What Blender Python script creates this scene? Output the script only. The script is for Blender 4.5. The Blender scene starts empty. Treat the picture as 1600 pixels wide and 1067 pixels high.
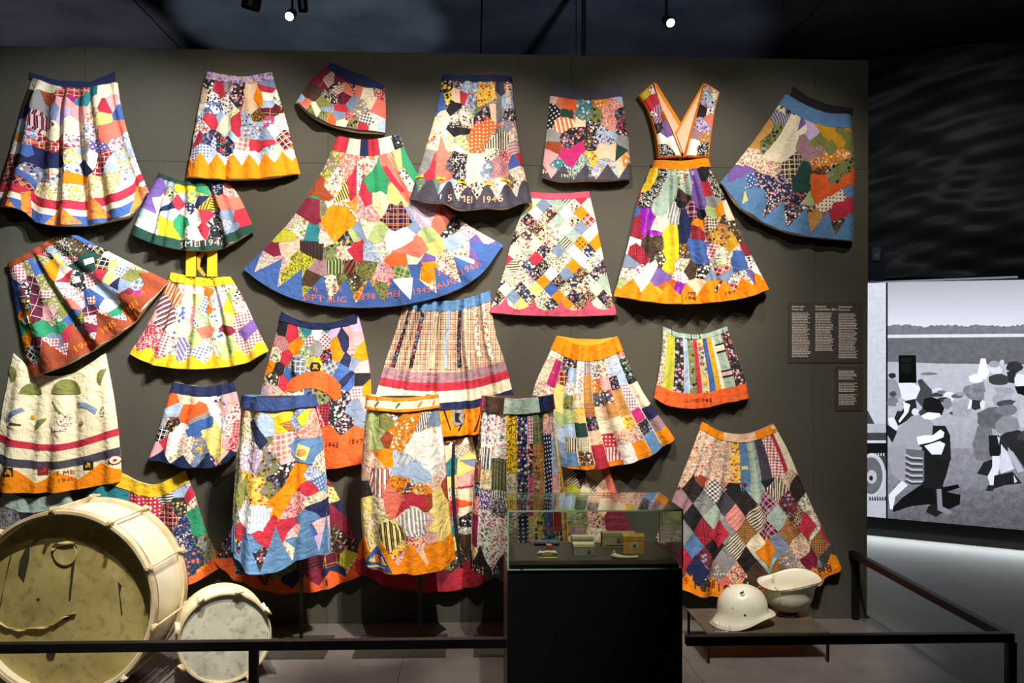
import bpy, bmesh, math, random
import numpy as np
from mathutils import Vector, Matrix
from mathutils.geometry import tessellate_polygon
PI = math.pi
SC = bpy.context.scene
COL = SC.collection

# ------------------------------------------------------------ camera
F = 1400.0; HOR = 555.0; EYE = 1.5; DW = 5.04
cam_d = bpy.data.cameras.new('camera'); cam = bpy.data.objects.new('camera', cam_d)
COL.objects.link(cam); SC.camera = cam
cam_d.lens = F/1600*36; cam_d.sensor_width = 36; cam_d.shift_y = (HOR-533.5)/1600
cam_d.clip_end = 60; cam_d.clip_start = .05
YAW = math.radians(2.4); ROLL = math.radians(.15)
CM = Matrix.Translation((0, -DW, EYE)) @ Matrix.Rotation(-YAW, 4, 'Z') @ Matrix.Rotation(PI/2, 4, 'X') @ Matrix.Rotation(ROLL, 4, 'Z')
cam.matrix_world = CM
# ------------------------------------------------------------ world and view
w = bpy.data.worlds.new('world'); SC.world = w; w.use_nodes = True
w.node_tree.nodes['Background'].inputs[0].default_value = (.35, .45, .6, 1)
w.node_tree.nodes['Background'].inputs[1].default_value = .02
SC.view_settings.view_transform = 'Standard'
SC.view_settings.look = 'None'
SC.view_settings.gamma = 1
SC.view_settings.exposure = 0.0
SC.view_settings.use_curve_mapping = False
SC.cycles.max_bounces = 6
SC.cycles.transparent_max_bounces = 12
SC.cycles.use_denoising = True
SC.cycles.caustics_refractive = False
SC.cycles.caustics_reflective = False
SC.cycles.sample_clamp_indirect = 4
# ------------------------------------------------------------ gallery spotlights in front of the wall, with added fill lights
def spot(name, loc, aim, watts, size=60, blend=.5, rad=.03, col=(1, .93, .82)):
    L = bpy.data.lights.new(name, 'SPOT'); L.energy = watts; L.spot_size = math.radians(size)
    L.spot_blend = blend; L.shadow_soft_size = rad; L.color = col
    o = bpy.data.objects.new(name, L); COL.objects.link(o); o.location = loc
    d = Vector(aim)-Vector(loc); o.rotation_euler = d.to_track_quat('-Z', 'Y').to_euler()
    return o
WARM = (1, .93, .82); COOL = (.92, .97, 1)
for a in [
    ((.0, -2.1, 3.95), (-2.5, 0, 2.15), 520, 34, .7, COOL),
    ((.25, -2.2, 3.95), (-1.6, 0, 2.2), 430, 34, .7, WARM),
    ((.4, -2.3, 3.95), (-.72, 0, 1.95), 470, 38, .6, WARM),
    ((-.3, -2.4, 3.95), (.15, 0, 1.95), 330, 42, .6, WARM),
    ((1.7, -2.3, 3.95), (.95, 0, 2.15), 300, 38, .7, WARM),
    ((1.9, -2.0, 3.95), (1.65, 0, 2.0), 130, 46, .7, WARM),
    ((.1, -2.5, 3.95), (.75, 0, 1.25), 330, 38, .7, WARM),
    ((1.5, -2.6, 3.95), (1.45, -.1, .75), 210, 38, .7, WARM),
    ((.35, -2.7, 3.95), (-.6, -.4, .95), 880, 25, .6, WARM),
    ((.2, -2.6, 3.95), (-1.35, -.3, 1.0), 480, 30, .6, WARM),
    ((-.3, -2.3, 3.95), (-2.3, -.1, 1.25), 470, 32, .7, COOL),
    ((-.9, -2.3, 3.95), (-1.8, -1.0, .42), 850, 32, .5, WARM),
    ((1.1, -2.9, 3.95), (1.45, -.5, .2), 520, 24, .7, WARM),
    ((-.3, -2.7, 3.95), (-.6, -1.1, 0), 330, 38, .8, WARM),
    ((-1.4, -3.4, 3.95), (-1.3, 0, 2.9), 70, 75, 1, WARM),  # added wide soft fill, lifts the dark upper left of the wall
    ((.9, -3.4, 3.95), (.8, 0, 2.8), 75, 75, 1, WARM),  # second added fill, for the upper right of the wall
    ((.5, -2.7, 3.95), (.33, -1.25, .7), 420, 17, .6, WARM),  # added narrow lamp that brightens the inside of the glass case
]:
    spot('wall_spot_and_fill', a[0], a[1], a[2], a[3], a[4], .03, a[5])
spot('added_spot', (-1.25, .7, 1.0), (-1.35, 2.3, 4.2), 165, 36, .3, .02, (.75, .88, 1))  # three added uplights, unseen behind the wall, throw light patches on the ceiling
spot('added_spot', (-3.6, .7, 1.0), (-3.9, 2.3, 4.2), 140, 44, .3, .02, (.9, .9, 1))
spot('added_spot', (.9, .7, 1.0), (.6, 2.6, 4.2), 65, 60, .3, .02, (.65, .8, 1))
spot('added_spot', (3.2, -1.0, 4.1), (4.3, 2.6, 2.7), 60, 50, 1, .05, (.85, .93, 1))  # added weak lamp without fixture, brings out the drape folds
# light strip under the photograph wall
L = bpy.data.lights.new('floor_light_strip', 'AREA'); L.shape = 'RECTANGLE'; L.size = 4.4; L.size_y = .04; L.energy = 17; L.color = (.88, .95, 1)
STRIP = bpy.data.objects.new('floor_light_strip', L); COL.objects.link(STRIP)

# ------------------------------------------------------------ photo pixel -> place helpers
R3 = CM.to_3x3(); O3 = Vector((0, -DW, EYE))
def ray(px, py): return R3 @ Vector(((px-800)/F, (HOR-py)/F, -1))
def atY(px, py, y):
    d = ray(px, py); return O3 + d*((y+DW)/d.y)
def atZ(px, py, z=0):
    d = ray(px, py); return O3 + d*((z-EYE)/d.z)
def rot(v, a): return (v[0]*math.cos(a)-v[1]*math.sin(a), v[0]*math.sin(a)+v[1]*math.cos(a))

# ------------------------------------------------------------ materials
def lin(h):
    c = [int(h[i:i+2], 16)/255 for i in (0, 2, 4)]
    return tuple((x/12.92 if x <= .04045 else ((x+.055)/1.055)**2.4) for x in c)+(1,)
PAL = dict(r='BA2E42', o='F08A0A', O='E2602A', y='ECC026', Y='E8D27C', M='D09A20', c='EADDC0', w='F2ECE4', p='E8A8A8', P='B8286C',
 l='C8B0D4', v='7458A0', u='8A1CA4', b='3F60A0', B='A8BCD8', n='20284E', t='2E7C88', g='2F8C60', G='1E4238', e='7E7E42', E='A8B878',
 k='201E24', K='46424E', a='8E8C8C', m='7A2038', s='DE7260', d='4A3428', D='C08A48', q='7C8CA8', x='984428', h='ECC4A4', j='A07C84',
 z='5A82AE', N='33477C', R='C4506A', A='A2B6A8', L='B9B536')
MATS = {}
class NB:
    def __init__(s, name):
        s.m = bpy.data.materials.new(name); s.m.use_nodes = True
        s.t = s.m.node_tree; s.N = s.t.nodes; s.L = s.t.links
        s.b = s.N['Principled BSDF']
    def n(s, typ, ins=None, **kw):
        x = s.N.new(typ)
        for k, v in kw.items(): setattr(x, k, v)
        for k, v in (ins or {}).items():
            if hasattr(v, 'is_output'): s.L.new(v, x.inputs[k])
            else: x.inputs[k].default_value = v
        return x
    def math(s, op, a, b=0.0):
        return s.n('ShaderNodeMath', {0: a, 1: b}, operation=op).outputs[0]
    def mix(s, f, a, b):
        x = s.n('ShaderNodeMix', data_type='RGBA')
        for i, v in ((0, f), (6, a), (7, b)):
            if hasattr(v, 'is_output'): s.L.new(v, x.inputs[i])
            else: x.inputs[i].default_value = v
        return x.outputs[2]
def scale_c(c, k): return (c[0]*k, c[1]*k, c[2]*k, 1)
def fab(code):
    if code in MATS: return MATS[code]
    pat, c1 = code[0], lin(PAL[code[1]])
    c2 = lin(PAL[code[2]]) if len(code) > 2 else lin(PAL['w'])
    B = NB('fabric_'+code)
    uv = B.n('ShaderNodeUVMap').outputs[0]
    sep = B.n('ShaderNodeSeparateXYZ', {0: uv}); X, Y = sep.outputs[0], sep.outputs[1]
    rng = random.Random(code)
    def bar(c, pitch, duty, off=0.):
        t = B.math('FRACT', B.math('ADD', B.math('MULTIPLY', c, 1/pitch), off))
        return B.math('LESS_THAN', t, duty)
    if pat == 'p': col = c1
    elif pat == 'g':
        f = B.math('MULTIPLY', B.math('ADD', bar(X, .017, .5), bar(Y, .017, .5)), .5)
        col = B.mix(f, c2, c1)
    elif pat == 'l':
        a = B.math('MULTIPLY', B.math('ADD', bar(X, .028, .48), bar(Y, .028, .48)), .42)
        col = B.mix(a, c1, scale_c(c1, .45))
        ln = B.math('MAXIMUM', bar(X, .028, .11, .3), bar(Y, .028, .11, .3))
        col = B.mix(ln, col, c2)
        ln2 = B.math('MAXIMUM', bar(X, .056, .05, .8), bar(Y, .056, .05, .8))
        col = B.mix(B.math('MULTIPLY', ln2, .8), col, lin(rng.choice(['D8B040', 'E8E0D0', '8C2030'])))
    elif pat == 's':
        p = rng.choice([.014, .018, .024])
        nz = B.n('ShaderNodeTexNoise', {'Vector': uv, 'Scale': 12.}).outputs[0]
        XX = B.math('ADD', X, B.math('MULTIPLY', nz, .006))
        col = B.mix(bar(XX, p, .45), c1, c2)
        col = B.mix(bar(XX, p, .08, .3), col, scale_c(c2, .5))
    elif pat == 'i':
        col = B.mix(bar(X, .012, .2), c1, c2)
    elif pat == 'd':
        vr = B.n('ShaderNodeTexVoronoi', {'Vector': uv, 'Scale': 1/.021, 'Randomness': .12})
        col = B.mix(B.math('LESS_THAN', vr.outputs[0], .23), c1, c2)
    elif pat == 't':
        vr = B.n('ShaderNodeTexVoronoi', {'Vector': uv, 'Scale': 1/.0095, 'Randomness': .8})
        col = B.mix(B.math('LESS_THAN', vr.outputs[0], .36), c1, c2)
        sp = B.n('ShaderNodeSeparateColor', {0: vr.outputs[1]})
        col = B.mix(B.math('MULTIPLY', B.math('GREATER_THAN', sp.outputs[0], .7), .6), col, scale_c(c2, .6))
    else:  # floral
        wv = B.n('ShaderNodeTexNoise', {'Vector': uv, 'Scale': 90., 'Detail': 3.})
        va = B.n('ShaderNodeVectorMath', {0: wv.outputs[1], 1: (.012, .012, 0)}, operation='MULTIPLY').outputs[0]
        uw = B.n('ShaderNodeVectorMath', {0: uv, 1: va}, operation='ADD').outputs[0]
        v1 = B.n('ShaderNodeTexVoronoi', {'Vector': uw, 'Scale': 1/.0085, 'Randomness': 1.})
        s1 = B.n('ShaderNodeSeparateColor', {0: v1.outputs[1]})
        leaf = lin(rng.choice(['5E7048', '6A7694', '80664A', '4C5850', '8A7A90']))
        lm = B.math('MULTIPLY', B.math('GREATER_THAN', s1.outputs[0], .5), B.math('LESS_THAN', v1.outputs[0], .5))
        col = B.mix(B.math('MULTIPLY', lm, .8), c1, leaf)
        ps = rng.choice([.014, .017, .021])
        v2 = B.n('ShaderNodeTexVoronoi', {'Vector': uw, 'Scale': 1/ps, 'Randomness': .9})
        s2 = B.n('ShaderNodeSeparateColor', {0: v2.outputs[1]})
        alt = lin(rng.choice(['C85858', 'D8BC70', 'CC8CA0', 'E4DCD0', '8C98BC', 'D89860'])); alt2 = lin(rng.choice(['C85858', 'E0D8C8', '7C6C9C', '6C8C74']))
        bc = B.mix(B.math('GREATER_THAN', s2.outputs[1], .55), c2, alt)
        bc = B.mix(B.math('GREATER_THAN', s2.outputs[1], .82), bc, alt2)
        bm_ = B.math('MULTIPLY', B.math('LESS_THAN', v2.outputs[0], .44), B.math('GREATER_THAN', s2.outputs[0], .12))
        col = B.mix(bm_, col, bc)
        col = B.mix(B.math('LESS_THAN', v2.outputs[0], .12), col, lin('E4CC88' if c2[0] < .6 else 'A05048'))
    geo = B.n('ShaderNodeTexNoise', {'Vector': uv, 'Scale': 9., 'Detail': 3.}).outputs[0]
    k = B.n('ShaderNodeMapRange', {0: geo, 1: .3, 2: .7, 3: .86, 4: 1.06}).outputs[0]
    cc = B.n('ShaderNodeCombineColor', {0: k, 1: k, 2: k}).outputs[0]
    mm = B.n('ShaderNodeMix', data_type='RGBA', blend_type='MULTIPLY'); mm.inputs[0].default_value = 1
    if hasattr(col, 'is_output'): B.L.new(col, mm.inputs[6])
    else: mm.inputs[6].default_value = col
    B.L.new(cc, mm.inputs[7])
    B.L.new(mm.outputs[2], B.b.inputs['Base Color'])
    B.b.inputs['Roughness'].default_value = .45 if code in ('pu',) else .85
    B.b.inputs['Specular IOR Level'].default_value = .25
    wn = B.n('ShaderNodeTexNoise', {'Vector': uv, 'Scale': 22., 'Detail': 4., 'Distortion': .8}).outputs[0]
    bp = B.n('ShaderNodeBump', {'Height': wn, 'Strength': .6, 'Distance': .02})
    B.L.new(bp.outputs[0], B.b.inputs['Normal'])
    MATS[code] = B.m
    return B.m
def mat(name, hexc, rough=.6, metal=0, spec=.5, noise=None, bump=0, emis=None, coat=0):
    if name in MATS: return MATS[name]
    B = NB(name); c = lin(hexc)
    B.b.inputs['Base Color'].default_value = c
    B.b.inputs['Roughness'].default_value = rough; B.b.inputs['Metallic'].default_value = metal
    B.b.inputs['Specular IOR Level'].default_value = spec; B.b.inputs['Coat Weight'].default_value = coat
    if noise:
        sc, c2 = noise
        nz = B.n('ShaderNodeTexNoise', {'Vector': B.n('ShaderNodeTexCoord').outputs['Object'], 'Scale': sc, 'Detail': 5.}).outputs[0]
        f = B.n('ShaderNodeMapRange', {0: nz, 1: .35, 2: .68}).outputs[0]
        B.L.new(B.mix(f, c, lin(c2)), B.b.inputs['Base Color'])
        if bump:
            bp = B.n('ShaderNodeBump', {'Height': nz, 'Strength': bump, 'Distance': .01}); B.L.new(bp.outputs[0], B.b.inputs['Normal'])
    if emis:
        B.b.inputs['Emission Color'].default_value = lin(hexc); B.b.inputs['Emission Strength'].default_value = emis
    MATS[name] = B.m; return B.m
def glass(name, tint, refl=.06):
    B = NB(name)
    tr = B.n('ShaderNodeBsdfTransparent', {0: lin(tint)}); gl = B.n('ShaderNodeBsdfGlossy', {0: (1, 1, 1, 1), 'Roughness': .02})
    lw = B.n('ShaderNodeLayerWeight', {0: .25})
    f = B.n('ShaderNodeMapRange', {0: lw.outputs[0], 1: 0., 2: 1., 3: refl, 4: .9}).outputs[0]
    mx = B.n('ShaderNodeMixShader', {0: f, 1: tr.outputs[0], 2: gl.outputs[0]})
    B.L.new(mx.outputs[0], B.N['Material Output'].inputs[0]); return B.m

# ------------------------------------------------------------ object helpers
def put(name, me, m, parent=None, label=None):
    me.name = name
    o = bpy.data.objects.new(name, me); COL.objects.link(o)
    if m is not None and not me.materials: me.materials.append(m)
    if parent is not None: o.parent = parent
    if label: o['label'] = label
    return o
def thing(name, label, cat, loc=(0, 0, 0), group=None):
    o = bpy.data.objects.new(name, None); COL.objects.link(o); o.location = loc
    o['label'] = label; o['category'] = cat; o.empty_display_size = .05
    if group: o['group'] = group
    return o
def tag(o, label, cat, group=None):
    o['label'] = label; o['category'] = cat
    if group: o['group'] = group
    return o
def struct(o): o['kind'] = 'structure'; return o
def from_bm(name, bm, m, parent=None, smooth=False, off=None, label=None):
    if off is not None: bmesh.ops.translate(bm, verts=bm.verts, vec=-Vector(off))
    bmesh.ops.recalc_face_normals(bm, faces=bm.faces)
    if smooth:
        for f in bm.faces: f.smooth = True
    me = bpy.data.meshes.new(name); bm.to_mesh(me); bm.free()
    return put(name, me, m, parent, label)
def add_box(bm, lo, hi, bev=0, mtx=None):
    vs = [bm.verts.new((x, y, z)) for x in (lo[0], hi[0]) for y in (lo[1], hi[1]) for z in (lo[2], hi[2])]
    fs = [bm.faces.new([vs[i] for i in q]) for q in ((0, 1, 3, 2), (4, 6, 7, 5), (0, 4, 5, 1), (2, 3, 7, 6), (0, 2, 6, 4), (1, 5, 7, 3))]
    if bev:
        es = list({e for f in fs for e in f.edges})
        r = bmesh.ops.bevel(bm, geom=es, offset=bev, segments=2, affect='EDGES', profile=.7)
        vs = list({v for v in vs if v.is_valid} | {v for v in r['verts']})
    if mtx is not None: bmesh.ops.transform(bm, matrix=mtx, verts=vs)
    return vs
def box(name, lo, hi, m, parent=None, bev=.002, off=None, mtx=None, label=None):
    bm = bmesh.new(); add_box(bm, lo, hi, bev, mtx); return from_bm(name, bm, m, parent, off=off, label=label)
def add_tube(bm, pts, r, n=8, cap=True):
    pts = [Vector(p) for p in pts]; rings = []
    up = Vector((0, 0, 1))
    for i, p in enumerate(pts):
        d = (pts[min(i+1, len(pts)-1)]-pts[max(i-1, 0)]).normalized()
        a = d.cross(up if abs(d.z) < .95 else Vector((1, 0, 0))).normalized(); b = d.cross(a)
        rr = r[i] if isinstance(r, (list, tuple)) else r
        rings.append([bm.verts.new(p+(a*math.cos(t)+b*math.sin(t))*rr) for t in [2*PI*k/n for k in range(n)]])
    for A, B_ in zip(rings, rings[1:]):
        for k in range(n): bm.faces.new((A[k], A[(k+1) % n], B_[(k+1) % n], B_[k]))
    if cap: bm.faces.new(rings[0]); bm.faces.new(rings[-1][::-1])
def tube(name, pts, r, m, parent=None, n=8, off=None, label=None):
    bm = bmesh.new(); add_tube(bm, pts, r, n); return from_bm(name, bm, m, parent, True, off, label)
def add_lathe(bm, prof, n=48, mtx=None, closed=False):
    rings = [[bm.verts.new((r*math.cos(2*PI*k/n), r*math.sin(2*PI*k/n), z)) for k in range(n)] for r, z in prof]
    seq = list(zip(rings, rings[1:])) + ([(rings[-1], rings[0])] if closed else [])
    for A, B_ in seq:
        for k in range(n): bm.faces.new((A[k], A[(k+1) % n], B_[(k+1) % n], B_[k]))
    if not closed: bm.faces.new(rings[0]); bm.faces.new(rings[-1][::-1])
    if mtx is not None: bmesh.ops.transform(bm, matrix=mtx, verts=[v for R in rings for v in R])
def prism(name, pts, y0, th, m, parent=None, off=None, label=None):
    """a flat sheet of thickness th: photo outline placed at the sheet's own distance y0"""
    P = [atY(x, y, y0) for x, y in pts]
    bm = bmesh.new()
    a = [bm.verts.new((p.x, p.y, p.z)) for p in P]; b = [bm.verts.new((p.x, p.y+th, p.z)) for p in P]
    for t in tessellate_polygon([P]):
        try: bm.faces.new([a[i] for i in t]); bm.faces.new([b[i] for i in t[::-1]])
        except ValueError: pass
    for i in range(len(P)):
        j = (i+1) % len(P); bm.faces.new((a[i], b[i], b[j], a[j]))
    return from_bm(name, bm, m, parent, off=off, label=label)

# text -> 2D triangles
def text_tris(s, size=1.0, bold=0.0):
    cu = bpy.data.curves.new('t', 'FONT'); cu.body = s; cu.size = size; cu.align_x = 'CENTER'; cu.align_y = 'CENTER'
    cu.offset = bold; cu.resolution_u = 2; cu.space_character = 1.12
    o = bpy.data.objects.new('t', cu); COL.objects.link(o)
    dg = bpy.context.evaluated_depsgraph_get(); dg.update()
    me = o.evaluated_get(dg).to_mesh()
    me.calc_loop_triangles()
    V = [(v.co.x, v.co.y) for v in me.vertices]; T = [tuple(t.vertices) for t in me.loop_triangles]
    o.evaluated_get(dg).to_mesh_clear()
    bpy.data.objects.remove(o); bpy.data.curves.remove(cu)
    return V, T

# ------------------------------------------------------------ garments
def clip(poly, a, b, c):
    """keep the side a*x+b*y<=c of a convex polygon"""
    out = []
    for i, p in enumerate(poly):
        q = poly[(i+1) % len(poly)]
        dp, dq = a*p[0]+b*p[1]-c, a*q[0]+b*q[1]-c
        if dp <= 1e-9: out.append(p)
        if (dp < -1e-9 and dq > 1e-9) or (dp > 1e-9 and dq < -1e-9):
            t = dp/(dp-dq); out.append((p[0]+(q[0]-p[0])*t, p[1]+(q[1]-p[1])*t))
    return out if len(out) > 2 else []
def seeds(s):
    ox, oy, k = 0, 0, 1; out = []
    for t in s.replace(';', ' ').split():
        if t[0] == '@': ox, oy, k = [float(v) for v in t[1:].split(',')]
        else:
            x, y, c = t.split(','); out.append((ox+float(x)/k, oy+float(y)/k, c))
    return out
def curve(pts, n=65):
    P = np.array(pts, float)
    if len(P) == 2: return np.linspace(P[0], P[1], n)
    E = np.vstack([2*P[0]-P[1], P, 2*P[-1]-P[-2]]); out = []
    for i in range(len(P)-1):
        p0, p1, p2, p3 = E[i:i+4]; t = np.linspace(0, 1, 24, endpoint=(i == len(P)-2))[:, None]
        out.append(.5*((2*p1)+(-p0+p2)*t+(2*p0-5*p1+4*p2-p3)*t*t+(-p0+3*p1-3*p2+p3)*t**3))
    Q = np.vstack(out); L = np.concatenate([[0], np.cumsum(np.linalg.norm(np.diff(Q, axis=0), axis=1))]); L /= L[-1]
    s = np.linspace(0, 1, n); return np.stack([np.interp(s, L, Q[:, k]) for k in (0, 1)], 1)
class Garment:
    def __init__(s, name, label, cat, top, right, bottom, left, d=(.03, .06), amp=.012, nf=7, pleat=.35, rnd=None, seed=1, yc=None,
                 back=True, lining='pc', root=None, part='panel', px0=(0, 0, 1)):
        f = lambda L: [(px0[0]+x/px0[2], px0[1]+y/px0[2]) for x, y in L]
        top, right, bottom, left = map(f, (top, right, bottom, left))
        s.d, s.amp, s.nf, s.pleat, s.rnd, s.seed, s.layer = d, amp, nf, pleat, rnd, seed, 0
        s.rng = random.Random(seed*77+5)
        s.ph = s.rng.random()*6; s.ph2 = s.rng.random()*6
        s.y0 = yc if yc is not None else -(d[0]+d[1])/2
        W = lambda L: curve([(lambda p: (p.x, p.z))(atY(x, y, s.y0)) for x, y in L])
        s.T, s.R, s.B, s.L = W(top), W(right), W(bottom), W(left)
        s.nu = max(20, int(nf*7)); s.nv = 12
        lo = s.P(np.array([.5]), np.array([1.]))[0]
        s.o = Vector((lo[0], 0 if rnd is None else s.y0, lo[2]))
        if root is None: s.root = thing(name, label, cat, s.o)
        else: s.root = root; s.o = root.location.copy()
        g = np.linspace(0, 1, 25); U, V = np.meshgrid(g, g); s.GU, s.GV = U.ravel(), V.ravel(); s.GP = s.S(s.GU, s.GV)
        s.su = float(np.linalg.norm(s.S(np.array([0.]), np.array([.7]))[0]-s.S(np.array([1.]), np.array([.7]))[0]))
        s.sv = float(np.linalg.norm(s.S(np.array([.5]), np.array([0.]))[0]-s.S(np.array([.5]), np.array([1.]))[0]))
        s.make_panel(lining, back, part)
    def S(s, u, v):
        g = np.linspace(0, 1, 65)
        if s.rnd: u = (1-np.cos(PI*np.clip(u, -.02, 1.02)))/2
        I = lambda C, t: np.stack([np.interp(t, g, C[:, k]) for k in (0, 1)], 1)
        u_, v_ = u[:, None], v[:, None]
        return ((1-v_)*I(s.T, u)+v_*I(s.B, u)+(1-u_)*I(s.L, v)+u_*I(s.R, v)
                - (1-u_)*(1-v_)*s.T[0]-u_*(1-v_)*s.T[-1]-(1-u_)*v_*s.B[0]-u_*v_*s.B[-1])
    def depth(s, u, v):
        e = np.sqrt(np.clip(1-np.abs(2*u-1)**5, 0, 1))
        uu = u+.022*np.sin(2*PI*1.6*u+s.ph)+.012*np.sin(2*PI*3.7*u+s.ph2)
        w_ = np.cos(2*PI*s.nf*uu+s.ph+.5*np.sin(3*v+s.ph2))
        w2 = np.cos(2*PI*s.nf*.53*uu+s.ph2+.8*np.sin(2*v+s.ph))
        a = s.amp*(s.pleat+(1-s.pleat)*v)*np.clip(v*8+.25, 0, 1)
        w_ = np.sign(w_)*np.abs(w_)**.8; fold = a*1.9*(.65*w_+.5*w2)
        cr = .0022*np.sin(23*u+9*v+s.ph)*np.sin(17*v-11*u+s.ph2)
        if s.rnd:
            rv = s.rnd[0]+(s.rnd[1]-s.rnd[0])*v
            return -s.y0+rv*np.sin(PI*np.clip(u, 0, 1))+fold*np.clip(e+.1, 0, 1)+cr
        base = s.d[0]+(s.d[1]-s.d[0])*v
        return base*(.35+.65*e)+(fold+s.amp*.4)*e+cr
    def P(s, u, v):
        X = s.S(u, v); D = s.depth(u, v)
        return np.stack([X[:, 0], -D, X[:, 1]], 1)
    def uv_of(s, pts):
        """photo points -> cloth coordinates"""
        Q = np.array([(lambda p: (p.x, p.z))(atY(x, y, s.y0)) for x, y in pts])
        i = np.argmin(((Q[:, None]-s.GP[None])**2).sum(2), 1)
        u, v = s.GU[i].copy(), s.GV[i].copy(); h = 1e-3
        for _ in range(8):
            uc, vc = np.clip(u, .01, .98), np.clip(v, .01, .98)
            f0 = s.S(u, v); fu = (s.S(uc+h, vc)-s.S(uc, vc))/h; fv = (s.S(uc, vc+h)-s.S(uc, vc))/h
            r = Q-f0; det = fu[:, 0]*fv[:, 1]-fu[:, 1]*fv[:, 0]; det = np.where(np.abs(det) < 1e-5, 1e-5, det)
            u = np.clip(u+(r[:, 0]*fv[:, 1]-r[:, 1]*fv[:, 0])/det, -.05, 1.05)
            v = np.clip(v+(fu[:, 0]*r[:, 1]-fu[:, 1]*r[:, 0])/det, -.05, 1.05)
        return list(zip(u.tolist(), v.tolist()))
    def make_panel(s, code, back, part):
        nu, nv = s.nu, 14
        g, h = np.linspace(0, 1, nu+1), np.linspace(0, 1, nv+1)
        U, V = np.meshgrid(g, h); F_ = s.P(U.ravel(), V.ravel())
        if s.rnd:
            Bk = F_.copy(); Bk[:, 1] = 2*s.y0-Bk[:, 1]
        else:
            Bk = F_.copy(); dv = s.d[0]+(s.d[1]-s.d[0])*V.ravel()
            Bk[:, 1] = -np.minimum(np.maximum(.002, dv-.04), -F_[:, 1]-.003)
        n = len(F_); W1 = nu+1
        vs = np.vstack([F_, Bk])-np.array(s.o); fs = []
        for j in range(nv):
            for i in range(nu):
                a = j*W1+i
                fs.append((a, a+W1, a+W1+1, a+1)); fs.append((a+n, a+1+n, a+W1+1+n, a+W1+n))
            a = j*W1; fs.append((a, a+n, a+W1+n, a+W1)); a += nu; fs.append((a, a+W1, a+W1+n, a+n))
        for i in range(nu):
            a = nv*W1+i; fs.append((a, a+n, a+1+n, a+1))
            if not s.rnd: fs.append((i, i+1, i+1+n, i+n))
        me = bpy.data.meshes.new(part); me.from_pydata(vs.tolist(), [], fs); me.shade_smooth()
        ul = me.uv_layers.new(name='UVMap')
        co = np.array([vs[l.vertex_index][[0, 2]] for l in me.loops]); ul.data.foreach_set('uv', co.astype('f').ravel())
        put(part, me, fab(code), s.root)
    def piece(s, name, polys, code, lift=.0016, ang=None, label=None, thick=None):
        """convex pieces in cloth coordinates -> one raised sheet that follows the folds"""
        vk, V, Fc = {}, [], []
        def vid(p):
            k = (round(p[0]*20000), round(p[1]*20000))
            if k not in vk: vk[k] = len(V); V.append(p)
            return vk[k]
        for poly in polys:
            for a, b, c in ((-1, 0, 0), (1, 0, 1), (0, -1, 0), (0, 1, 1)):
                poly = clip(poly, a, b, c) if poly else []
            if not poly: continue
            us = [p[0] for p in poly]
            for i in range(max(0, int(min(us)*s.nu)), min(s.nu, int(max(us)*s.nu)+1)):
                q = clip(clip(poly, -1, 0, -i/s.nu) or [], 1, 0, (i+1)/s.nu) if poly else []
                if not q: continue
                vv = [p[1] for p in q]
                for j in range(max(0, int(min(vv)*s.nv)), min(s.nv, int(max(vv)*s.nv)+1)):
                    r = clip(q, 0, -1, -j/s.nv); r = clip(r, 0, 1, (j+1)/s.nv) if r else []
                    if not r: continue
                    ids = [vid(p) for p in r]
                    ids = [a for k, a in enumerate(ids) if a != ids[k-1]]
                    if len(set(ids)) == len(ids) and len(ids) > 2: Fc.append(ids[::-1])
        if not Fc: return None
        A = np.array(V); u, v = A[:, 0], A[:, 1]
        P0 = s.P(u, v); h = 2e-3
        du = s.P(np.clip(u+h, 0, 1), v)-s.P(np.clip(u-h, 0, 1), v); dv = s.P(u, np.clip(v+h, 0, 1))-s.P(u, np.clip(v-h, 0, 1))
        N = np.cross(du, dv); L = np.linalg.norm(N, axis=1, keepdims=True); N = N/np.where(L < 1e-9, 1, L)
        N = np.where(N[:, 1:2] > 0, -N, N)
        P1 = P0+N*lift; n = len(V)
        ec = {}
        for f in Fc:
            for a, b in zip(f, f[1:]+f[:1]): ec[(a, b)] = 1
        side = [(b, a, a+n, b+n) for a, b in ec if (b, a) not in ec]
        used = sorted({x for q in side for x in (q[0], q[1])})
        nn = len(used); mp = {a: n+i for i, a in enumerate(used)}
        P2 = P0[used]+N[used]*max(0, lift-(thick or lift))
        side = [(mp[q[0]], mp[q[1]], mp[q[1]]+nn, mp[q[0]]+nn) for q in side]
        vs = np.vstack([P1, P1[used], P2])-np.array(s.o)
        me = bpy.data.meshes.new(name); me.from_pydata(vs.tolist(), [], Fc+side)
        th = ang if ang is not None else s.rng.random()*PI
        ox, oy = s.rng.random(), s.rng.random()
        if s.rnd: px_ = np.concatenate([u, u[used], u[used]])*s.su*1.4; pz_ = -np.concatenate([v, v[used], v[used]])*s.sv
        else: px_, pz_ = vs[:, 0], vs[:, 2]
        tx = px_*math.cos(th)-pz_*math.sin(th)+ox; ty = px_*math.sin(th)+pz_*math.cos(th)+oy
        ul = me.uv_layers.new(name='UVMap'); li = np.empty(len(me.loops), dtype=np.int32); me.loops.foreach_get('vertex_index', li)
        ul.data.foreach_set('uv', np.stack([tx[li], ty[li]], 1).astype('f').ravel())
        sm = np.zeros(len(me.polygons), dtype=bool); sm[:len(Fc)] = True; me.polygons.foreach_set('use_smooth', sm)
        return put(name, me, fab(code), s.root, label)
    def cells(s, sd, v0=0, v1=1, gap=.0007, name='patch', split=.42):
        uv = s.uv_of([(x, y) for x, y, c in sd]); codes = [c for _, _, c in sd]
        s.cells_uv(uv, codes, v0, v1, gap, name, None, split)
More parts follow.
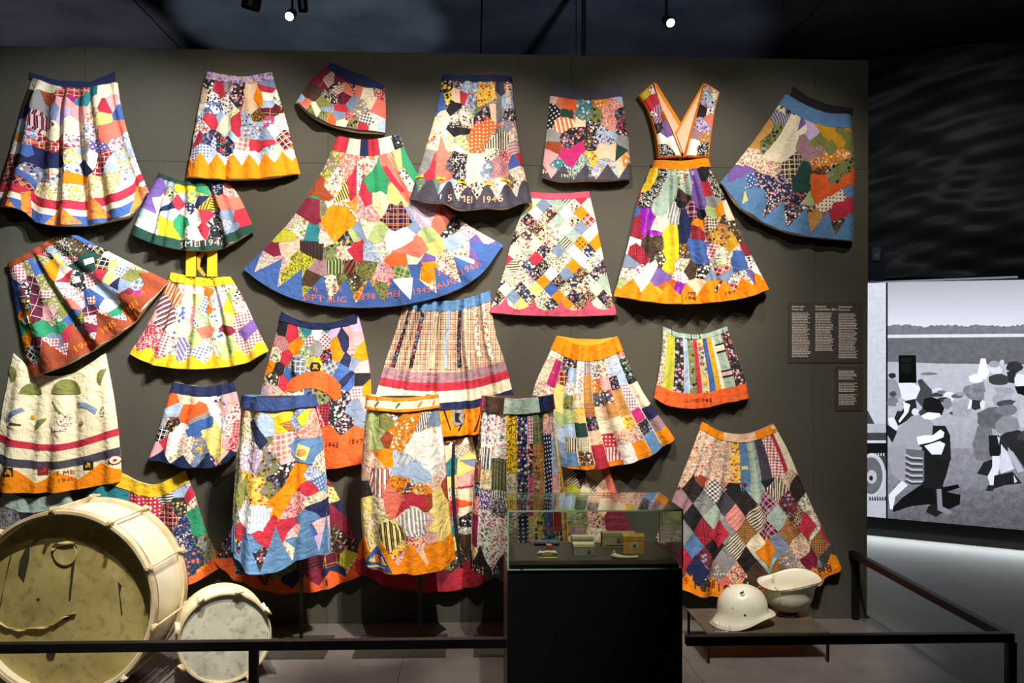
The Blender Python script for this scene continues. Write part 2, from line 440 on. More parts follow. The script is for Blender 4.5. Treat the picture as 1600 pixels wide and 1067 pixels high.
    def cells_uv(s, uv, codes, v0=0, v1=1, gap=.0007, name='patch', ang=None, split=0):
        a, b = s.su, s.sv; n = len(uv); P = [(u*a, v*b) for u, v in uv]
        par = list(range(n))
        def fd(i):
            while par[i] != i: i = par[i]
            return i
        res = []; sp = a*b/max(n, 1); wt = [s.rng.uniform(0, .16)*sp for _ in range(n)]
        for i in range(n):
            poly = [(0, v0*b), (a, v0*b), (a, v1*b), (0, v1*b)]; x, y = P[i]; nb = []
            for j in sorted(range(n), key=lambda j: (P[j][0]-x)**2+(P[j][1]-y)**2):
                if j == i: continue
                dx, dy = P[j][0]-x, P[j][1]-y; L = math.hypot(dx, dy)
                if L < 1e-6: continue
                g = 0 if codes[i] == codes[j] else gap
                c = (dx*(x+P[j][0])+dy*(y+P[j][1]))/2/L+(wt[i]-wt[j])/2/L-g
                q = clip(poly, dx/L, dy/L, c)
                if q and q != poly: nb.append((j, dx/L, dy/L, c))
                poly = q
                if not poly: break
            res.append(poly)
            if poly:
                for j, A_, B_, c in nb:
                    if codes[i] == codes[j] and sum(abs(A_*p[0]+B_*p[1]-c) < 1e-6 for p in poly) > 1: par[fd(i)] = fd(j)
        grp = {}
        for i in range(n):
            if res[i]: grp.setdefault(fd(i), []).append(i)
        for k, ids in grp.items():
            if len(ids) == 1 and split and s.rng.random() < split:
                p_ = res[ids[0]]; ar = abs(sum(p_[q-1][0]*p_[q][1]-p_[q][0]*p_[q-1][1] for q in range(len(p_))))/2
                if ar > .9*sp:
                    cx = sum(q[0] for q in p_)/len(p_); cy = sum(q[1] for q in p_)/len(p_); th = s.rng.random()*PI; A_, B_ = math.cos(th), math.sin(th)
                    C_ = A_*cx+B_*cy+s.rng.uniform(-.15, .25)*math.sqrt(sp); near = sorted(range(n), key=lambda j: (P[j][0]-cx)**2+(P[j][1]-cy)**2)[1:7]
                    c2 = codes[s.rng.choice(near)] if near else codes[k]
                    for q, cd in ((clip(p_, A_, B_, C_-gap), codes[k]), (clip(p_, -A_, -B_, -C_-gap), c2)):
                        if q: s.piece(name, [[(z[0]/a, z[1]/b) for z in q]], cd, .0012+.0014*s.rng.random(), ang=s.rng.uniform(0, PI))
                    continue
            s.piece(name, [[(p[0]/a, p[1]/b) for p in res[i]] for i in ids], codes[k], .0012+.0014*s.rng.random(), ang=ang if ang is not None else (s.rng.uniform(-.35, .35)+s.rng.choice([0, 0, PI/2, PI/4])))
    def grid(s, sd, nc, nr, v0, v1, gap=.002):
        uv = s.uv_of([(x, y) for x, y, c in sd])
        for i in range(nc):
            off = s.rng.uniform(-.35, .35); w0, w1 = i/nc, (i+1)/nc
            for j in range(nr+2):
                a, b = v0+(j-.5+off)*(v1-v0)/nr, v0+(j+.5+off)*(v1-v0)/nr
                if b <= v0 or a >= v1: continue
                a, b = max(a, v0), min(b, v1); m = ((w0+w1)/2*s.su, (a+b)/2*s.sv)
                k = min(range(len(uv)), key=lambda q: (uv[q][0]*s.su-m[0])**2+(uv[q][1]*s.sv-m[1])**2)
                s.piece('patch', [[(w0+gap, a+gap), (w1-gap, a+gap), (w1-gap, b-gap), (w0+gap, b-gap)]], sd[k][2], .0012+.0014*s.rng.random(), ang=s.rng.choice([0, 0, PI/2]))
    def diamonds(s, sd, hx, hy, v0, v1, shr=.99):
        for x, y, c in sd:
            q = s.uv_of([(x-hx*shr, y), (x, y+hy*shr), (x+hx*shr, y), (x, y-hy*shr)])
            q = clip(clip(q, 0, -1, -v0), 0, 1, v1)
            ar = sum(q[i-1][0]*q[i][1]-q[i][0]*q[i-1][1] for i in range(len(q)))
            if q and abs(ar) > 1e-5: s.piece('patch', [q if ar > 0 else q[::-1]], c, .0012+.0014*s.rng.random(), ang=s.rng.choice([.8, .8, 0, 1.57]))
    def band(s, name, v0, v1, code, lift=.003, ang=0., label=None, u0=0., u1=1.):
        return s.piece(name, [[(u0, v0), (u1, v0), (u1, v1), (u0, v1)]], code, lift, ang, label)
    def hem(s, n, tip, val, code, kind='zig', ph=0., lift=.0045, name='hem', label=None, v1=1.):
        m = 2 if kind == 'zig' else 8; xs = sorted({0., 1.} | {(k+ph)/(n*m) for k in range(-m, int(n*m)+m+2) if 0 < (k+ph)/(n*m) < 1})
        def pr(u):
            t = (u*n-ph/m) % 1.0
            if kind == 'zig': f = abs(2*t-1)
            elif kind == 'bell': f = (1-math.cos(2*PI*(t)))/2; f = 1-f**.6
            else: f = math.sqrt(max(0, 1-(2*t-1)**2))
            return tip+(val-tip)*f
        return s.piece(name, [[(a, pr(a)), (b, pr(b)), (b, v1), (a, v1)] for a, b in zip(xs, xs[1:])], code, lift, 0., label)
    def over(s, name, pts, code, lift=.005, px0=(0, 0, 1), ang=0., label=None):
        q = [(px0[0]+x/px0[2], px0[1]+y/px0[2]) for x, y in pts]
        uv = s.uv_of(q)
        tr = tessellate_polygon([[Vector((a, b, 0)) for a, b in uv]])
        P = []
        for t in tr:
            p = [uv[i] for i in t]
            ar = (p[1][0]-p[0][0])*(p[2][1]-p[0][1])-(p[1][1]-p[0][1])*(p[2][0]-p[0][0])
            P.append(p if ar > 0 else p[::-1])
        return s.piece(name, P, code, lift, ang, label)
    def disc(s, name, x, y, r, code, lift=.005, px0=(0, 0, 1), n=14, sy=1., label=None):
        return s.over(name, [(x+r*math.cos(2*PI*k/n), y+r*sy*math.sin(2*PI*k/n)) for k in range(n)], code, lift, px0, label=label)
    def text(s, txt, x, y, size, code, ang=0, px0=(0, 0, 1), bold=0, lift=.0065):
        V, T = text_tris(txt, 1.0, bold)
        k = size*1.35; a = math.radians(ang); q = []
        for vx, vy in V:
            X, Y = rot((vx*k, -vy*k), a); q.append((px0[0]+(x+X)/px0[2], px0[1]+(y+Y)/px0[2]))
        uv = s.uv_of(q); P = []
        for t in T:
            p = [uv[i] for i in t]; ar = (p[1][0]-p[0][0])*(p[2][1]-p[0][1])-(p[1][1]-p[0][1])*(p[2][0]-p[0][0])
            P.append(p if ar > 0 else p[::-1])
        return s.piece('embroidered_lettering', P, code, lift)
# ============================================================ setting
WM = NB('wall_board'); oc = WM.n('ShaderNodeTexCoord').outputs['Object']
nz = WM.n('ShaderNodeTexNoise', {'Vector': oc, 'Scale': 3., 'Detail': 4.}).outputs[0]; nf = WM.n('ShaderNodeTexNoise', {'Vector': oc, 'Scale': 240.}).outputs[0]
WM.L.new(WM.mix(nz, lin('45433B'), lin('4D493F')), WM.b.inputs['Base Color']); WM.b.inputs['Roughness'].default_value = .75; WM.b.inputs['Specular IOR Level'].default_value = .25
WM.L.new(WM.n('ShaderNodeBump', {'Height': nf, 'Strength': .1, 'Distance': .002}).outputs[0], WM.b.inputs['Normal'])
xr = atY(1356, 500, 0).x; top = atY(700, 83, 0).z; zj = atY(700, 257, 0).z
wl = bpy.data.objects.new('wall_back', None); COL.objects.link(wl); struct(wl)
sx = [-4.6]+[atY(x, 500, 0).x for x in (-250, 132, 512, 892, 1272)]+[xr]
core = box('wall_core', (-4.6, .004, 0), (xr, .22, top-.002), mat('wall_core', '232220', .8), wl, 0)
for i in range(6):
    for z0, z1 in ((0, zj), (zj, top)):
        box('wall_panel', (sx[i]+.0008, 0, z0+.0008), (sx[i+1]-.0008, .004, z1-.0008), WM.m, wl, .0006)
# exhibit floor, gallery floor
def floor_mat(name, c1, c2, rough, sc=5):
    B = NB(name); oc = B.n('ShaderNodeTexCoord').outputs['Object']
    n1 = B.n('ShaderNodeTexNoise', {'Vector': oc, 'Scale': float(sc), 'Detail': 7., 'Roughness': .65}).outputs[0]
    B.L.new(B.mix(B.n('ShaderNodeMapRange', {0: n1, 1: .35, 2: .65}).outputs[0], lin(c1), lin(c2)), B.b.inputs['Base Color']); B.b.inputs['Roughness'].default_value = rough; B.b.inputs['Specular IOR Level'].default_value = .4
    B.L.new(B.n('ShaderNodeBump', {'Height': n1, 'Strength': .08, 'Distance': .004}).outputs[0], B.b.inputs['Normal']); return B.m
FM = floor_mat('exhibit_floor', '5E5854', '6E6864', .5); GF = floor_mat('gallery_floor', '66665F', '706F69', .6, 2)
ea, eb = atZ(1357, 963), atZ(1505, 1067); k = (eb.x-ea.x)/(eb.y-ea.y); xe = lambda y: ea.x+(y-ea.y)*k
fl = bpy.data.objects.new('floor', None); COL.objects.link(fl); struct(fl)
s0, s1 = atZ(637, 1025), atZ(631, 1067); sxx = [-4.6, -2.55, s0.x-.02, 1.05]
for i in range(4):
    xa, xb = sxx[i], (sxx[i+1] if i < 3 else None)
    bm = bmesh.new(); y0_, y1_ = -1.62, .0
    P = [(xa+.001, y0_), ((xb-.001) if xb is not None else xe(y0_), y0_), ((xb-.001) if xb is not None else xe(y1_), y1_), (xa+.001, y1_)]
    t_ = [bm.verts.new((x, y, 0)) for x, y in P]; b_ = [bm.verts.new((x, y, -.02)) for x, y in P]
    bm.faces.new(t_); bm.faces.new(b_[::-1])
    for q in range(4): bm.faces.new((t_[q], b_[q], b_[(q+1) % 4], t_[(q+1) % 4]))
    from_bm('floor_panel', bm, FM, fl)
box('gallery_floor_slab', (-6, -9, -.06), (9, 7, -.02), GF, fl, 0)
bm = bmesh.new()
for P in ([(xe(-1.62)+.002, -1.62), (8.5, -1.62), (8.5, 7), (xe(0)+.002, 7), (xe(0)+.002, 0)], [(-6, -9), (8.5, -9), (8.5, -1.622), (-6, -1.622)]):
    t_ = [bm.verts.new((x, y, 0)) for x, y in P]; b_ = [bm.verts.new((x, y, -.02)) for x, y in P]; n = len(P)
    bm.faces.new(t_); bm.faces.new(b_[::-1])
    for q in range(n): bm.faces.new((t_[q], b_[q], b_[(q+1) % n], t_[(q+1) % n]))
from_bm('gallery_floor', bm, GF, fl)
# ceiling of dark boards and far walls
CMt = mat('ceiling_dark', '6A7078', .8, noise=(1.6, '4A4E58')); ce = bpy.data.objects.new('ceiling', None); COL.objects.link(ce); struct(ce)
cx = [-7.5, -4.9, -2.65, .05, 2.7, 5.5, 9]
for i in range(6): box('ceiling_board', (cx[i]+.006, -9, 4.25), (cx[i+1]-.006, 7, 4.29), CMt, ce, .002)
box('ceiling_slab', (-7.5, -9, 4.3), (9, 7, 4.4), mat('slab', '101216', .9), ce, 0)
DW_ = mat('far_wall_dark', '15171C', .9, noise=(2, '1E2026'))
struct(box('wall_far', (-7.5, 6.9, 0), (9, 7, 4.3), DW_, None, 0)); struct(box('wall_left', (-6.1, -9, 0), (-6, 7, 4.3), DW_, None, 0))
struct(box('wall_right', (8.5, -9, 0), (8.6, 7, 4.3), DW_, None, 0)); struct(box('wall_front', (-6, -9.1, 0), (8.5, -9, 4.3), DW_, None, 0))
# vertical pipe behind the wall
p = atY(912, 50, 1.4)
t = thing('ceiling_pipe', 'thin dark vertical pipe rising behind the wall to the ceiling', 'pipe', (p.x, 1.4, 0))
tube('pipe', [(p.x, 1.4, 0), (p.x, 1.4, 4.25)], .017, mat('pipe_grey', '4A4C52', .4, .5), t, 12, t.location); tube('pipe_clamp', [(p.x, 1.4, 4.2), (p.x, 1.4, 4.25)], .04, mat('pipe_grey', '4A4C52'), t, 16, t.location)
tube('cable', [(p.x-.055, 1.4, 3.0), (p.x-.055, 1.4, 4.25)], .004, mat('pipe_grey', '4A4C52'), t, 6, t.location)

# ceiling spotlights in view
def lamp(px, py, y, label, lit, rz=0, tilt=.35, sc=.85):
    p = atY(px, py, y); t = thing('ceiling_spotlight', label, 'lamp', (p.x, y, 4.25)); off = t.location
    HB = mat('lamp_housing', '0B0B0D', .4)
    M_ = Matrix.Translation(p) @ Matrix.Rotation(rz, 4, 'Z') @ Matrix.Rotation(tilt, 4, 'X')
    bm = bmesh.new(); r = .036*sc; add_lathe(bm, [(r, -.002), (r*1.06, .01), (r*1.06, .13*sc), (r*.8, .15*sc), (.012, .155*sc), (.011, .15*sc), (r*.6, .13*sc), (r*.92, .012), (r*.92, -.002)], 28, M_, True); from_bm('lamp_housing', bm, HB, t, True, off)
    bm = bmesh.new(); add_lathe(bm, [(r*.9, .006), (r*.9, .010)], 24, M_)
    from_bm('lens', bm, mat('lens_lit', 'FFFFFF', .3, emis=14) if lit else mat('lens_off', '3A3C40', .2), t, False, off)
    a = M_ @ Vector((0, .05*sc, .10*sc)); tube('arm', [a, (a.x, a.y, 4.1), (a.x, a.y, 4.19)], .008, HB, t, 8, off)
    box('track_adapter', (a.x-.05, a.y-.02, 4.19), (a.x+.05, a.y+.02, 4.25), HB, t, .003, off)
lamp(452, 26, .9, 'lit white spotlight above the red tilted skirt, left of centre', True, 0, -1.0)
lamp(1048, 36, .9, 'lit white spotlight above the pinafore dress', True, .1, -1.0)
lamp(391, 14, .9, 'unlit black spotlight left of the lit lamp over the wall', False, .9, .3, 1.6)
lamp(474, 18, 1.0, 'unlit black spotlight just right of the lit lamp over the wall', False, -.3, .2)

# black stage drape, upper right
def drape():
    a = Vector((2.3, 3.35)); b = Vector((8.0, 1.4)); n, m = 190, 90; bm = bmesh.new(); G_ = []
    nd = Vector((-(b-a).y, (b-a).x)).normalized()
    for j in range(m+1):
        row = []
        for i in range(n+1):
            u, v = i/n, j/m; q = a+(b-a)*u
            s = u*6; t_ = v*2.4
            d = .07*math.sin(2.2*s+1.4*t_+1.3*math.sin(1.7*t_))+.035*math.sin(3.1*t_*2+1.1*s+2*math.sin(s*.9))+.02*math.sin(9*t_-3*s+1.6*math.sin(2.2*s))*math.sin(1.3*s)+.012*math.sin(16*t_+4*s*math.sin(t_)+2*math.sin(3*s))*math.sin(2.1*s+t_)+.006*math.sin(31*t_-7*s+3*math.sin(2*s))
            row.append(bm.verts.new((q.x-nd.x*d, q.y-nd.y*d, 2.2+2.03*v)))
        G_.append(row)
    for j in range(m):
        for i in range(n): bm.faces.new((G_[j][i], G_[j][i+1], G_[j+1][i+1], G_[j+1][i]))
    o = from_bm('stage_drape', bm, mat('drape_black', '3C4042', .5, spec=.5, noise=(1.3, '2A2D30')), None, True)
    o.modifiers.new('s', 'SOLIDIFY').thickness = .006
    return tag(o, 'large rumpled black cloth hanging behind the wall at upper right', 'curtain')
drape()
p = atY(1357, 500, 2.3)
# lightbox: plane through the two floor points seen below it
fa, fb = atZ(1357, 836), atZ(1600, 860); dv = Vector((fb.x-fa.x, fb.y-fa.y, 0)).normalized(); nrm = Vector((dv.y, -dv.x, 0))
def LB(px, py, out=0.):
    d = ray(px, py); p0 = fa+nrm*out; return O3 + d*((p0-O3).dot(nrm)/d.dot(nrm))
lb = thing('light_box', 'tall backlit black-and-white photograph wall with figures in a field, right edge', 'light box', fa)
off = lb.location
S0, S1 = -1.5, 2.6
def lbox(name, s0, s1, z0, z1, d0, d1, m, par=None):
    bm = bmesh.new(); mt = Matrix.Translation((fa.x, fa.y, 0)) @ Matrix((dv, nrm, (0, 0, 1))).transposed().to_4x4()
    add_box(bm, (s0, d0, z0), (s1, d1, z1), 0, mt); return from_bm(name, bm, m, par or lb, off=off)
q = fa+dv*.9+nrm*.03; STRIP.location = (q.x, q.y, .10); STRIP.rotation_euler = Matrix((dv, (nrm*.78+Vector((0, 0, -.62))).cross(dv)*-1, -(nrm*.78+Vector((0, 0, -.62))))).transposed().to_euler()
BK = mat('lightbox_black', '060608', .5)
zt = LB(1400, 441).z; zb = LB(1400, 812).z
lbox('frame', S0, S1, 0, zb, -.30, 0, BK); lbox('frame', S0, S1, zb, zt, -.30, -.02, BK); lbox('top_trim', S0, (LB(1590, 437)-fa).dot(dv), zt, zt+.014, -.1, .012, mat('trim_silver_glow', 'C9D2D8', .3, .3, emis=.25))  # top trim has a faint glow of its own put into its material
p_ = atZ(1378, 400, 0)
# the printed photograph: one flat print, grey tones only
def photo_mat():
    B = NB('backlit_print'); at = B.n('ShaderNodeAttribute', attribute_name='tone'); uv = B.n('ShaderNodeUVMap').outputs[0]
    n1 = B.n('ShaderNodeTexNoise', {'Vector': uv, 'Scale': 20., 'Detail': 9., 'Roughness': .8}).outputs[0]
    sp = B.n('ShaderNodeSeparateColor', {0: at.outputs[0]})
    k = B.math('ADD', 1.0, B.math('MULTIPLY', B.math('SUBTRACT', n1, .5), B.math('MULTIPLY', sp.outputs[1], 6.)))
    v = B.math('MAXIMUM', B.math('MULTIPLY', sp.outputs[0], k), .004)
    c = B.n('ShaderNodeCombineColor', {0: B.math('MULTIPLY', v, .93), 1: B.math('MULTIPLY', v, .97), 2: B.math('MULTIPLY', v, 1.12)}).outputs[0]
    B.b.inputs['Base Color'].default_value = (.02, .02, .02, 1); B.b.inputs['Roughness'].default_value = .35
    B.L.new(c, B.b.inputs['Emission Color']); B.b.inputs['Emission Strength'].default_value = 1.4
    return B.m
PV, PF, PT = [], [], []
lay = [0]
def shape(pts, tone, grain=.1, z=(0, 0, 1), wob=0):
    q = [(z[0]+x/z[2], z[1]+y/z[2]) for x, y in pts]; lay[0] += 1; P = [LB(x, y, .001+lay[0]*.00006) for x, y in q]
    s = len(PV); tn = tone if isinstance(tone, (list, tuple)) else [tone]*len(P)
    PV.extend(P); PT.extend([((t/255)**2.2, grain) for t in tn])
    for t in tessellate_polygon([[Vector((x, y, 0)) for x, y in q]]): PF.append([s+i for i in t])
def blob(x, y, rx, ry, tone, grain=.15, z=(0, 0, 1), rot_=0, n=14, wob=.12, sd=0):
    rg = random.Random(sd+x*3+y); L = []
    for k in range(n):
        a = 2*PI*k/n; r = 1+wob*(rg.random()-.5)*2; L.append((x+math.cos(rot_)*rx*r*math.cos(a)-math.sin(rot_)*ry*r*math.sin(a), y+math.sin(rot_)*rx*r*math.cos(a)+math.cos(rot_)*ry*r*math.sin(a)))
    shape(L, tone, grain, z)
XE = 1760
yb_ = lambda x: 807+(x-1357)*.0885
shape([(1340,441),(1384.5,441),(1384.5,yb_(1384)),(1340,yb_(1340))], [196,196,165,165], .14)
shape([(1340,640),(1355,640),(1368,665),(1384.5,672),(1384.5,735),(1340,735)], 60, .3); shape([(1340,662),(1384.5,662),(1384.5,676),(1340,676)], 160, .2); shape([(1340,688),(1384.5,688),(1384.5,692),(1340,692)], 190, .1); shape([(1340,693),(1384.5,693),(1384.5,712),(1340,708)], 22, .1)
blob(1362, 742, 22, 34, 175, .1, n=24, wob=0); blob(1361, 743, 18, 29, 92, .25, n=24, wob=0); blob(1362, 745, 8, 11, 165, .2, n=16, wob=0); blob(1361, 747, 3, 4, 30, 0, wob=0)
for k in range(7): shape([(1358+k*4,776),(1360+k*4,776),(1361+k*4,782),(1358+k*4,782)], 50, 0)
for k in range(6): shape([(1359+k*4.2,708),(1361+k*4.2,708),(1361+k*4.2,712),(1359+k*4.2,712)], 190, 0)
shape([(1384.3,440),(1387,440),(1387,yb_(1387)),(1384.3,yb_(1384))], 6, 0)
X0 = 1387
shape([(X0,441),(XE,434),(XE,514),(X0,514)], [158,160,206,208], .015)                      # sky
rg = random.Random(5); tl = []; x = X0
while x < XE: tl.append((x, 512-rg.random()*3-3*abs(math.sin(x*.05)))); x += 3.5
shape(tl+[(XE,514),(XE,524),(X0,526)], 112, .3); shape([(X0,523),(XE,520),(XE,526),(X0,528)], 205, .1)
shape([(X0,528),(XE,525),(XE,572),(1470,569),(X0,566)], [96,100,90,95,98], .28)             # ploughed strip
shape([(X0,565),(1470,568),(XE,571),(XE,640),(X0,640)], [165,175,175,170,165], .12); shape([(X0,640),(XE,640),(XE,700),(X0,700)], [168,160,140,150], .2); shape([(X0,700),(XE,700),(XE,770),(X0,760)], [130,130,100,118], .35); shape([(X0,760),(XE,770),(XE,yb_(XE)),(X0,yb_(X0))], [112,95,70,90], .5)
blob(1452, 584, 14, 2.5, 110, .2)
A6 = (1360, 560, 6.667); B6 = (1360, 680, 6.667)
def S6(L, t, gr=.12): shape(L, t, gr, A6)
def S7(L, t, gr=.12): shape(L, t, gr, B6)
blob(228, 180, 40, 30, 45, .2, A6); S6([(180,210),(260,215),(300,300),(330,380),(250,470),(180,480)], 135, .2); blob(235, 370, 36, 30, 70, .2, A6); blob(230, 450, 60, 50, 110, .3, A6)
S6([(290,260),(430,250),(560,320),(500,420),(380,440),(330,420)], 212, .06); S6([(490,230),(560,240),(640,330),(650,470),(560,530),(470,430),(520,320)], 68, .25); blob(525, 235, 30, 20, 60, .2, A6)
S6([(340,450),(410,470),(400,560),(310,670),(290,650),(350,560)], 225, .04); S6([(370,440),(470,420),(490,560),(420,620),(330,680),(290,700),(250,620),(300,500)], 40, .3); S6([(340,450),(415,480),(395,560),(305,670),(292,650),(352,560)], 222, .04)
blob(305, 500, 38, 50, 165, .2, A6); S6([(180,620),(240,610),(290,720),(260,760),(200,700)], 210, .06); S6([(180,690),(280,760),(230,880),(180,800)], 35, .2); blob(465, 555, 40, 36, 205, .06, A6)
for x_, y_, rx, ry, tn in ((700,330,60,26,200),(690,380,70,22,60),(740,350,50,20,110),(820,400,60,50,215),(760,430,60,30,55),(900,390,60,24,90),(940,370,50,22,140),(880,570,60,18,70),(800,470,50,60,120),(940,560,34,12,40)): blob(x_, y_, rx, ry, tn, .2, A6)
S6([(850,460),(1010,420),(1060,560),(1000,620),(860,600)], 150, .25)
S6([(1150,0),(1200,0),(1215,80),(1240,150),(1200,220),(1110,180),(1130,90)], 235, .03); blob(1100, 210, 75, 48, 235, .03, A6); S6([(980,290),(1180,240),(1200,330),(1180,460),(1080,480),(960,340)], 120, .5); S6([(1040,420),(1060,440),(1050,520),(1010,530)], 225, .04); S6([(1060,430),(1150,440),(1150,520),(1090,540),(1050,520)], 50, .2)
blob(1170, 480, 28, 46, 210, .1, A6); blob(1300, 110, 70, 50, 205, .1, A6, .4); blob(1290, 60, 60, 34, 150, .2, A6); blob(1370, 40, 26, 26, 190, .1, A6); blob(1340, 220, 110, 60, 60, .3, A6); blob(1500, 90, 90, 60, 50, .2, A6); S6([(1420,140),(1520,120),(1500,260),(1440,250)], 45, .2)
blob(1560, 230, 60, 70, 215, .08, A6); blob(1380, 340, 120, 50, 150, .25, A6); blob(1250, 400, 70, 90, 175, .15, A6); blob(1330, 430, 60, 70, 150, .2, A6); S6([(1500,290),(1720,280),(1720,400),(1540,380)], 25, .1); blob(1500, 400, 110, 40, 170, .25, A6); blob(1430, 470, 110, 40, 70, .3, A6); blob(1560, 500, 80, 60, 165, .3, A6)
blob(1270, 620, 170, 110, 92, .35, A6); blob(1420, 540, 110, 60, 110, .3, A6); blob(1430, 690, 150, 90, 128, .2, A6, -.2); blob(1620, 620, 90, 110, 175, .2, A6); blob(1500, 860, 150, 110, 45, .3, A6); blob(1640, 860, 120, 140, 60, .3, A6)
S6([(1120,700),(1260,720),(1290,900),(1250,1060),(1100,1060),(1060,900)], 105, .3); S6([(1230,800),(1340,800),(1380,960),(1340,1010),(1240,1000)], 32, .1); S6([(1320,810),(1350,830),(1340,900)], 190, .1)
S7([(1230,130),(1360,130),(1340,230),(1250,220)], 30, .1); S7([(1180,280),(1290,240),(1240,430),(1110,400)], 38, .2); S7([(1270,215),(1350,215),(1350,330),(1290,520),(1250,530),(1220,430),(1270,330)], 205, .05); S7([(1225,520),(1290,520),(1280,580),(1200,580)], 40, .1)
S7([(1360,90),(1430,180),(1500,350),(1360,400),(1340,330),(1360,200)], 195, .12); S7([(1430,120),(1500,200),(1600,370),(1540,390),(1450,230)], 165, .15); S7([(1290,420),(1480,380),(1580,500),(1400,520),(1280,560)], 35, .3); S7([(1490,410),(1530,480),(1500,500)], 190, .1); S7([(1400,40),(1700,60),(1700,360),(1600,340),(1480,160)], 40, .3)
# walking woman with shawl
S7([(330,650),(520,520),(700,400),(760,540),(910,510),(930,545),(800,590),(940,620),(930,720),(820,770),(740,740),(600,720),(420,740),(240,800),(215,770)], 18, .1)
S7([(330,470),(390,520),(260,640),(230,780),(200,760),(190,620)], 205, .08); S7([(500,90),(780,160),(840,230),(790,420),(740,560),(700,760),(760,800),(680,850),(580,800),(600,740),(690,700),(660,560),(540,540),(520,420)], 30, .15); S7([(690,560),(740,560),(750,740),(860,800),(820,830),(700,780)], 120, .1)
S6([(430,600),(560,590),(660,680),(660,860),(560,900),(520,980),(540,1060),(180,1060),(230,880),(300,720)], 148, .08); S7([(180,140),(370,100),(380,330),(360,470),(300,470),(230,400),(190,280)], 140, .1)
S7([(370,140),(560,160),(560,480),(440,510),(360,470)], 95, .1)
for k in range(5): S7([(365,195+k*62),(430,225+k*62),(545,232+k*60),(545,248+k*60),(430,242+k*62),(362,208+k*62)], 178, .05); S7([(365,222+k*62),(430,250+k*62),(545,256+k*60),(545,272+k*60),(430,268+k*62),(362,234+k*62)], 52, .05)
S6([(560,420),(640,400),(720,430),(770,520),(740,600),(660,590),(600,560),(540,520)], 28, .15); S6([(520,590),(600,560),(720,570),(740,600),(640,640),(560,630)], 225, .03); S6([(540,520),(600,560),(520,600),(500,560)], 60, .1)
S6([(650,700),(780,700),(830,800),(840,1060),(700,1060),(500,900),(640,850)], 34, .12); S6([(480,820),(560,800),(650,800),(730,740),(770,770),(760,820),(640,870),(500,900)], 230, .03); S6([(560,910),(720,860),(780,890),(740,1000),(640,1000)], 215, .04)
me = bpy.data.meshes.new('print'); me.from_pydata([tuple(p-off) for p in PV], [], PF)
at = me.attributes.new('tone', 'FLOAT_COLOR', 'POINT'); at.data.foreach_set('color', np.array([(t, g_, 0, 1) for t, g_ in PT], 'f').ravel())
ul = me.uv_layers.new(name='UVMap')
for l in me.loops:
    p = PV[l.vertex_index]; ul.data[l.index].uv = ((p-fa).dot(dv), p.z)
put('photo_print', me, photo_mat(), lb)
# caption card on the print
q = [LB(x, y, .02) for x, y in ((1404,555),(1431,555),(1432,598),(1404.5,598))]; bm = bmesh.new(); f_ = [bm.verts.new(p) for p in q]; b_ = [bm.verts.new(p-nrm*.006) for p in q]; bm.faces.new(f_); bm.faces.new(b_[::-1])
for i in range(4): bm.faces.new((f_[i], b_[i], b_[(i+1) % 4], f_[(i+1) % 4]))
cap = thing('caption_card', 'small dark green caption card on the backlit photograph', 'sign', q[3]); from_bm('card', bm, mat('caption_green', '3C6A58', .6), cap, off=cap.location)
bm = bmesh.new(); rg = random.Random(9); y = 559.5
while y < 584:
    if not (566 < y < 568.5):
        a_, b_ = LB(1408, y, .0215), LB(1408+rg.uniform(14, 19), y+.9, .0215); v_ = [bm.verts.new(p) for p in (a_, Vector((b_.x, b_.y, a_.z)), b_, Vector((a_.x, a_.y, b_.z)))]; bm.faces.new(v_)
    y += 1.9
o = from_bm('fine_print', bm, mat('panel_ink', 'CFC4B8', .7), cap, off=cap.location); o['kind'] = 'stuff'
# dark blue column with sensor above the light box, small bracket
pc0, pc1 = atY(1356, 430, 1.6), atY(1383, 430, 1.6)
cl = thing('wall_column', 'narrow slate blue column above the left end of the light box', 'column', ((pc0.x+pc1.x)/2, 1.7, 0))
zc0, zc1 = atY(1370, 439, 1.6).z, atY(1370, 385, 1.6).z
box('column_body', (pc0.x-.12, 1.6, zc0), (pc1.x, 1.75, zc1), mat('slate_blue', '55688A', .7), cl, .002, cl.location); box('column_foot', (pc0.x-.22, 1.6, 0), (pc0.x-.1, 1.75, zc0), mat('slate_blue', '55688A'), cl, .002, cl.location)
p = atY(1368, 397, 1.59); t = thing('wall_sensor', 'small pale rounded sensor box on the slate blue column', 'sensor', (p.x, 1.6, p.z-.05))
box('sensor_body', (p.x-.03, 1.57, p.z-.05), (p.x+.03, 1.6, p.z+.05), mat('sensor_grey', 'A4B0BE', .5), t, .008, t.location); box('sensor_window', (p.x-.018, 1.566, p.z-.03), (p.x+.018, 1.572, p.z+.005), mat('sensor_pale', 'DCE4EA', .4), t, .003, t.location)
# ============================================================ garments on the wall
Z1 = (0, 90, 4); Z2 = (280, 90, 4); Z3 = (640, 90, 4); Z4 = (940, 110, 4); Z5 = (0, 340, 4); Z6 = (360, 240, 3.63); Z7 = (740, 280, 3.333)
Z8 = (0, 540, 4); ZI = (340, 460, 4); ZJ = (340, 660, 4); ZK = (680, 600, 4); ZL = (800, 500, 4); ZM = (980, 640, 4); ZN = (1040, 800, 4); ZD = (0, 740, 3.2)

